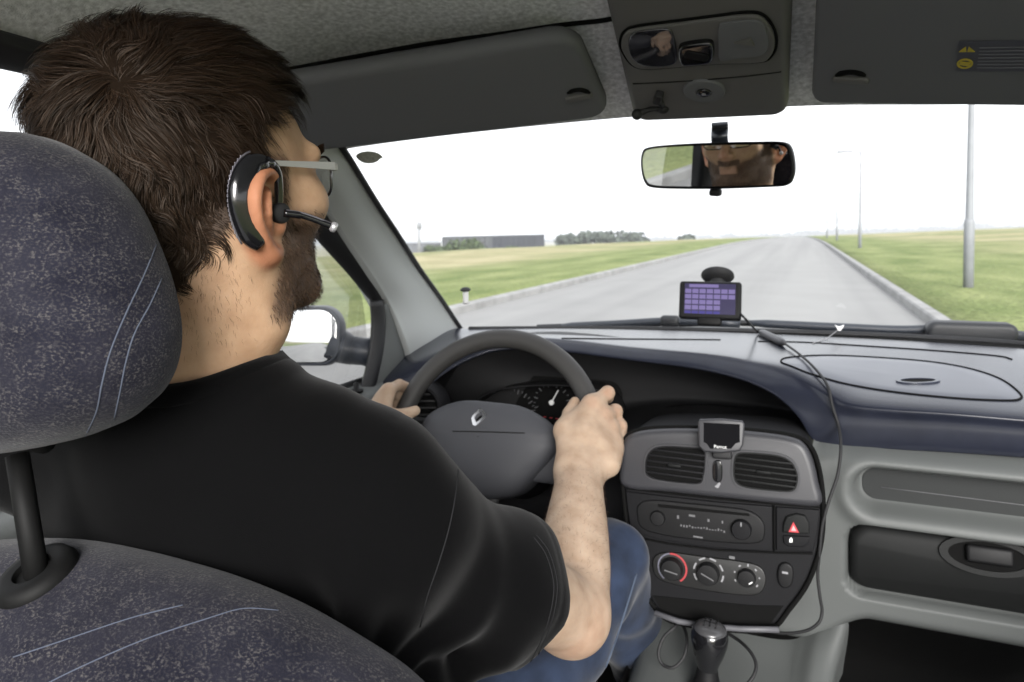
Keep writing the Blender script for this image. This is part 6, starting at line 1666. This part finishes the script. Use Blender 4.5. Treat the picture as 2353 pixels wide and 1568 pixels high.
# eyebrows
nE = 900; sx_ = g.choice((-1, 1), nE); t = g.random(nE); Q = np.stack([sx_*(.014+.036*t), .0955-.018*t**2, .019+.008*np.sin(t*2.4)+g.uniform(-.004, .004, nE)], 1)
pE = np.zeros((nE, 4, 3)); sE = np.zeros((nE, 4, 3))
for i in range(4): pE[:, i] = Q+np.stack([sx_*.0026*i, .0006*np.ones(nE)*i-.0004*i*t, .0007*i*np.ones(nE)], 1); sE[:, i] = (0, .3, .95)
V, F = strands((toworld(pE), sE@HRn.T.astype(np.float64)), np.full(nE, .0005)); mk_np('eyebrows', V, F, M['hair'], person)
# fine short hairs where the hair ends on the nape, and on the forearm
nN = 500
nw = sstep(-.150, -.10, QV[:, 2])*sstep(-.07, -.085, QV[:, 2])*sstep(-.005, -.03, QV[:, 1])*onhead*(1-hw)
root = sample(BV, BF, nw, nN, g); Q = tolocal(root.astype(np.float32)).astype(np.float64); pN = np.zeros((nN, 4, 3)); sN = np.zeros((nN, 4, 3)); p = Q.copy()
for i in range(4):
    n_ = p*np.array((1, 1, 0))-np.array((0, -.02, 0)); n_ /= np.linalg.norm(n_, axis=1)[:, None]; pN[:, i] = p
    dv = np.array((0, .1, -1.0))[None]+n_*.25+g.normal(0, .3, (nN, 3)); dv /= np.linalg.norm(dv, axis=1)[:, None]
    s_ = np.cross(dv, n_); sN[:, i] = s_/np.linalg.norm(s_, axis=1)[:, None]; p = p+dv*.0016
V, F = strands((toworld(pN), sN@HRn.T.astype(np.float64)), np.full(nN, .00015)); mk_np('nape_hair', V, F, M['hair'], person)

# short fair hairs on the right forearm
nA = 1600; t = (BV-A3(ELR))@A3((WRR-ELR).normalized())/(WRR-ELR).length
fw = sstep(.0, .15, t)*sstep(1.02, .9, t)*(BV[:, 0] > -.40)*(BV[:, 1] > .6)
root = sample(BV, BF, fw, nA, g); ax_ = A3((WRR-ELR).normalized()).astype(np.float64); pA = np.zeros((nA, 4, 3)); sA = np.zeros((nA, 4, 3)); p = root.astype(np.float64)
tt = (p-A3(ELR))@ax_; nr = p-(A3(ELR)+tt[:, None]*ax_); nr /= np.linalg.norm(nr, axis=1)[:, None]
for i in range(4):
    pA[:, i] = p; dv = ax_[None]*.5+nr*(.55-.2*i)+np.array((0, 0, -.5))[None]+g.normal(0, .3, (nA, 3)); dv /= np.linalg.norm(dv, axis=1)[:, None]
    s_ = np.cross(dv, nr); sA[:, i] = s_/np.linalg.norm(s_, axis=1)[:, None]; p = p+dv*.0024
V, F = strands((pA, sA), np.full(nA, .00018)); mk_np('arm_hair', V, F, M['beardm'], person)

# ------------------------------------------------------------------ glasses and headset
L_ = lambda x, y, z: HR @ Vector((x, y, z))
gl = empty('spectacles', L_(0, .1, .0)); tag(gl, "dark rimmed spectacles with a pale grey side arm on the driver's face", 'glasses')
M['temple'] = mat('temple_grey', (.30, .30, .28), .35, metal=.4)
M['lensg'] = glass_mat('lens_glass', .10)
for g_ in (-1, 1):
    c = Vector((g_*.0325, .094, .002)); out_ = [Vector((c.x+a*.0265, c.y-.012*max(0, abs(c.x+a*.0265)-.03)*14*.05-(.25*max(0, abs(c.x+a*.0265)-.02)), c.z+b*.0185)) for a, b in rrect(1, 1, .55, 6)]
    mk('lens_rim', tube([HR @ p for p in out_], .0013, 8, closed=True), M['gloss'], gl)
    N = len(out_); cc = sum(out_, Vector())/N
    mk('lens', ([HR @ p for p in out_]+[HR @ (cc+Vector((0, .0015, 0)))], [(i, (i+1) % N, N) for i in range(N)]), M['lensg'], gl)
    h0 = L_(g_*.0625, .084, .008); h1 = L_(g_*.0695, .079, .010); h2 = L_(g_*.0785, .03, .0075); h3 = L_(g_*.082, -.004, .006); h4 = L_(g_*.082, -.022, -.004)
    def bar(pts, hh, ww):
        vs, fs = [], []; n = len(pts)
        for i, p in enumerate(pts):
            t = (pts[min(i+1, n-1)]-pts[max(i-1, 0)]).normalized(); s_ = t.cross(Vector((0, 0, 1))).normalized(); u_ = s_.cross(t)
            k_ = 1-.45*i/(n-1); vs += [p+s_*ww+u_*hh*k_, p-s_*ww+u_*hh*k_, p-s_*ww-u_*hh*k_, p+s_*ww-u_*hh*k_]
        for i in range(n-1):
            for k in range(4): fs.append((i*4+k, i*4+(k+1) % 4, i*4+4+(k+1) % 4, i*4+4+k))
        fs += [(3, 2, 1, 0), tuple((n-1)*4+k for k in range(4))]; return vs, fs
    tm = mk('temple', bar(spline([h1, h1.lerp(h2, .5)+Vector((0, 0, 0)), h2, h3], 5), .0036, .0009), M['temple'], gl, True, 30)
    tp_ = mk('temple_tip', tube(spline([h3, L_(g_*.083, -.018, .004), L_(g_*.079, -.030, -.012)], 5), .0018, 8), M['gloss'], gl)
    mk('hinge', box(.006, .005, .0065, .001, 2, HR @ Matrix.Translation((g_*.0655, .0815, .0095))), M['temple'], gl, True, 30)
mk('bridge', tube(spline([L_(-.008, .0935, .004), L_(0, .0985, .006), L_(.008, .0935, .004)], 5), .0013, 8), M['gloss'], gl)
earc = L_(.094, -.008, -.004); dE = (M3.transposed() @ earc).z*-1
def E(u, v, dd=0.0): return W(u, v, d=dE+dd)
hs_ = empty('wireless_headset', E(600, 470)); tag(hs_, "glossy black wireless headset hooked over the driver's right ear with a silver tipped boom", 'headset')
def L2(x, y, z): return HR @ Vector((x, y, z))
ebody = [E(612, 372, -.008), E(580, 379, -.016), E(560, 408, -.022), E(554, 452, -.024), E(560, 498, -.022), E(575, 538, -.018), E(596, 566, -.012)]
eb = spline(ebody, 5); n = len(eb); vs, fs = [], []
for i, p in enumerate(eb):
    t = (eb[min(i+1, n-1)]-eb[max(i-1, 0)]).normalized(); o_ = (HR.to_3x3() @ Vector((1, -.25, 0))).normalized(); s_ = t.cross(o_).normalized(); o_ = s_.cross(t).normalized()
    f_ = math.sin(PI*min(1, max(0, (i+1.2)/(n+1.4))))**.45; a_, b_ = .0086*f_+.002, .0062*f_+.0015
    for k in range(16): q = 2*PI*k/16; c_, z_ = math.cos(q), math.sin(q); vs.append(p+s_*a_*math.copysign(abs(c_)**.7, c_)+o_*b_*math.copysign(abs(z_)**.7, z_))
for i in range(n-1):
    for k in range(16): fs.append((i*16+k, i*16+(k+1) % 16, i*16+16+(k+1) % 16, i*16+16+k))
fs += [list(range(16))[::-1], [(n-1)*16+k for k in range(16)]]
mk('ear_body', (vs, fs), M['gloss'], hs_)
edge = []
for i, p in enumerate(eb[4:-4]):
    j = i+4; t = (eb[j+1]-eb[j-1]).normalized(); o_ = (HR.to_3x3() @ Vector((1, -.25, 0))).normalized(); s_ = t.cross(o_).normalized()
    if s_.dot(HR.to_3x3() @ Vector((0, -1, 0))) < 0: s_ = -s_
    edge.append(p+s_*.0098+o_*.001)
M['trim'] = mat('headset_trim_silver', (.22, .21, .24), .35, metal=.8)
mk('silver_edge', tube(edge, .0008, 8), M['trim'], hs_)
mb = MB()
for p in edge[2:-2]:
    for s_ in (0, 1): mb.add(ball(p.lerp(edge[0], 0)+Vector((0, 0, .0012*s_-.0006))+(HR.to_3x3() @ Vector((.0006, -.0012, 0))), .0006, 6))
mb.build('grip_dots', M['trim'], hs_)
hk = [E(612, 372, -.006), E(628, 380, .004), E(638, 402, .012), E(641, 440, .016), E(640, 472, .018)]
mk('ear_hook', tube(spline(hk, 6), [.0048]*4+[.0036]*21, 12), M['gloss'], hs_)
pl_ = E(641, 490, .018); pd = (HR.to_3x3() @ Vector((.9, -.1, 0))).normalized(); px_ = Vector((0, 0, 1)); py_ = pd.cross(px_)
mk('ear_plug', lathe([(.004, -.016), (.007, -.008), (.0085, -.002), (.0085, .004), (.0068, .0062), (.0001, .0066)], 24, frame(px_, py_, pd, pl_)), M['rubber'], hs_, True, 50)
b0_ = pl_+pd*.007; b2_ = W(772, 524, d=dE+.035)
bm_ = spline([b0_, b0_.lerp(b2_, .35)+Vector((0, 0, .0022)), b0_.lerp(b2_, .75)+Vector((0, 0, .0012)), b2_], 6)
mk('boom', tube(bm_, [.0032]*6+[.0026]*6+[.0030]*7, 12), M['gloss'], hs_)
mk('boom_highlight', tube([p+Vector((.0006, -.0010, .0022)) for p in bm_[1:-2]], .0010, 8), M['trim'], hs_)
mk('boom_tip', tube([bm_[-4], bm_[-3], bm_[-2], bm_[-1], bm_[-1]+(bm_[-1]-bm_[-2])*.3], [.0030, .0044, .0046, .0040, .0015], 12), M['silver'], hs_)
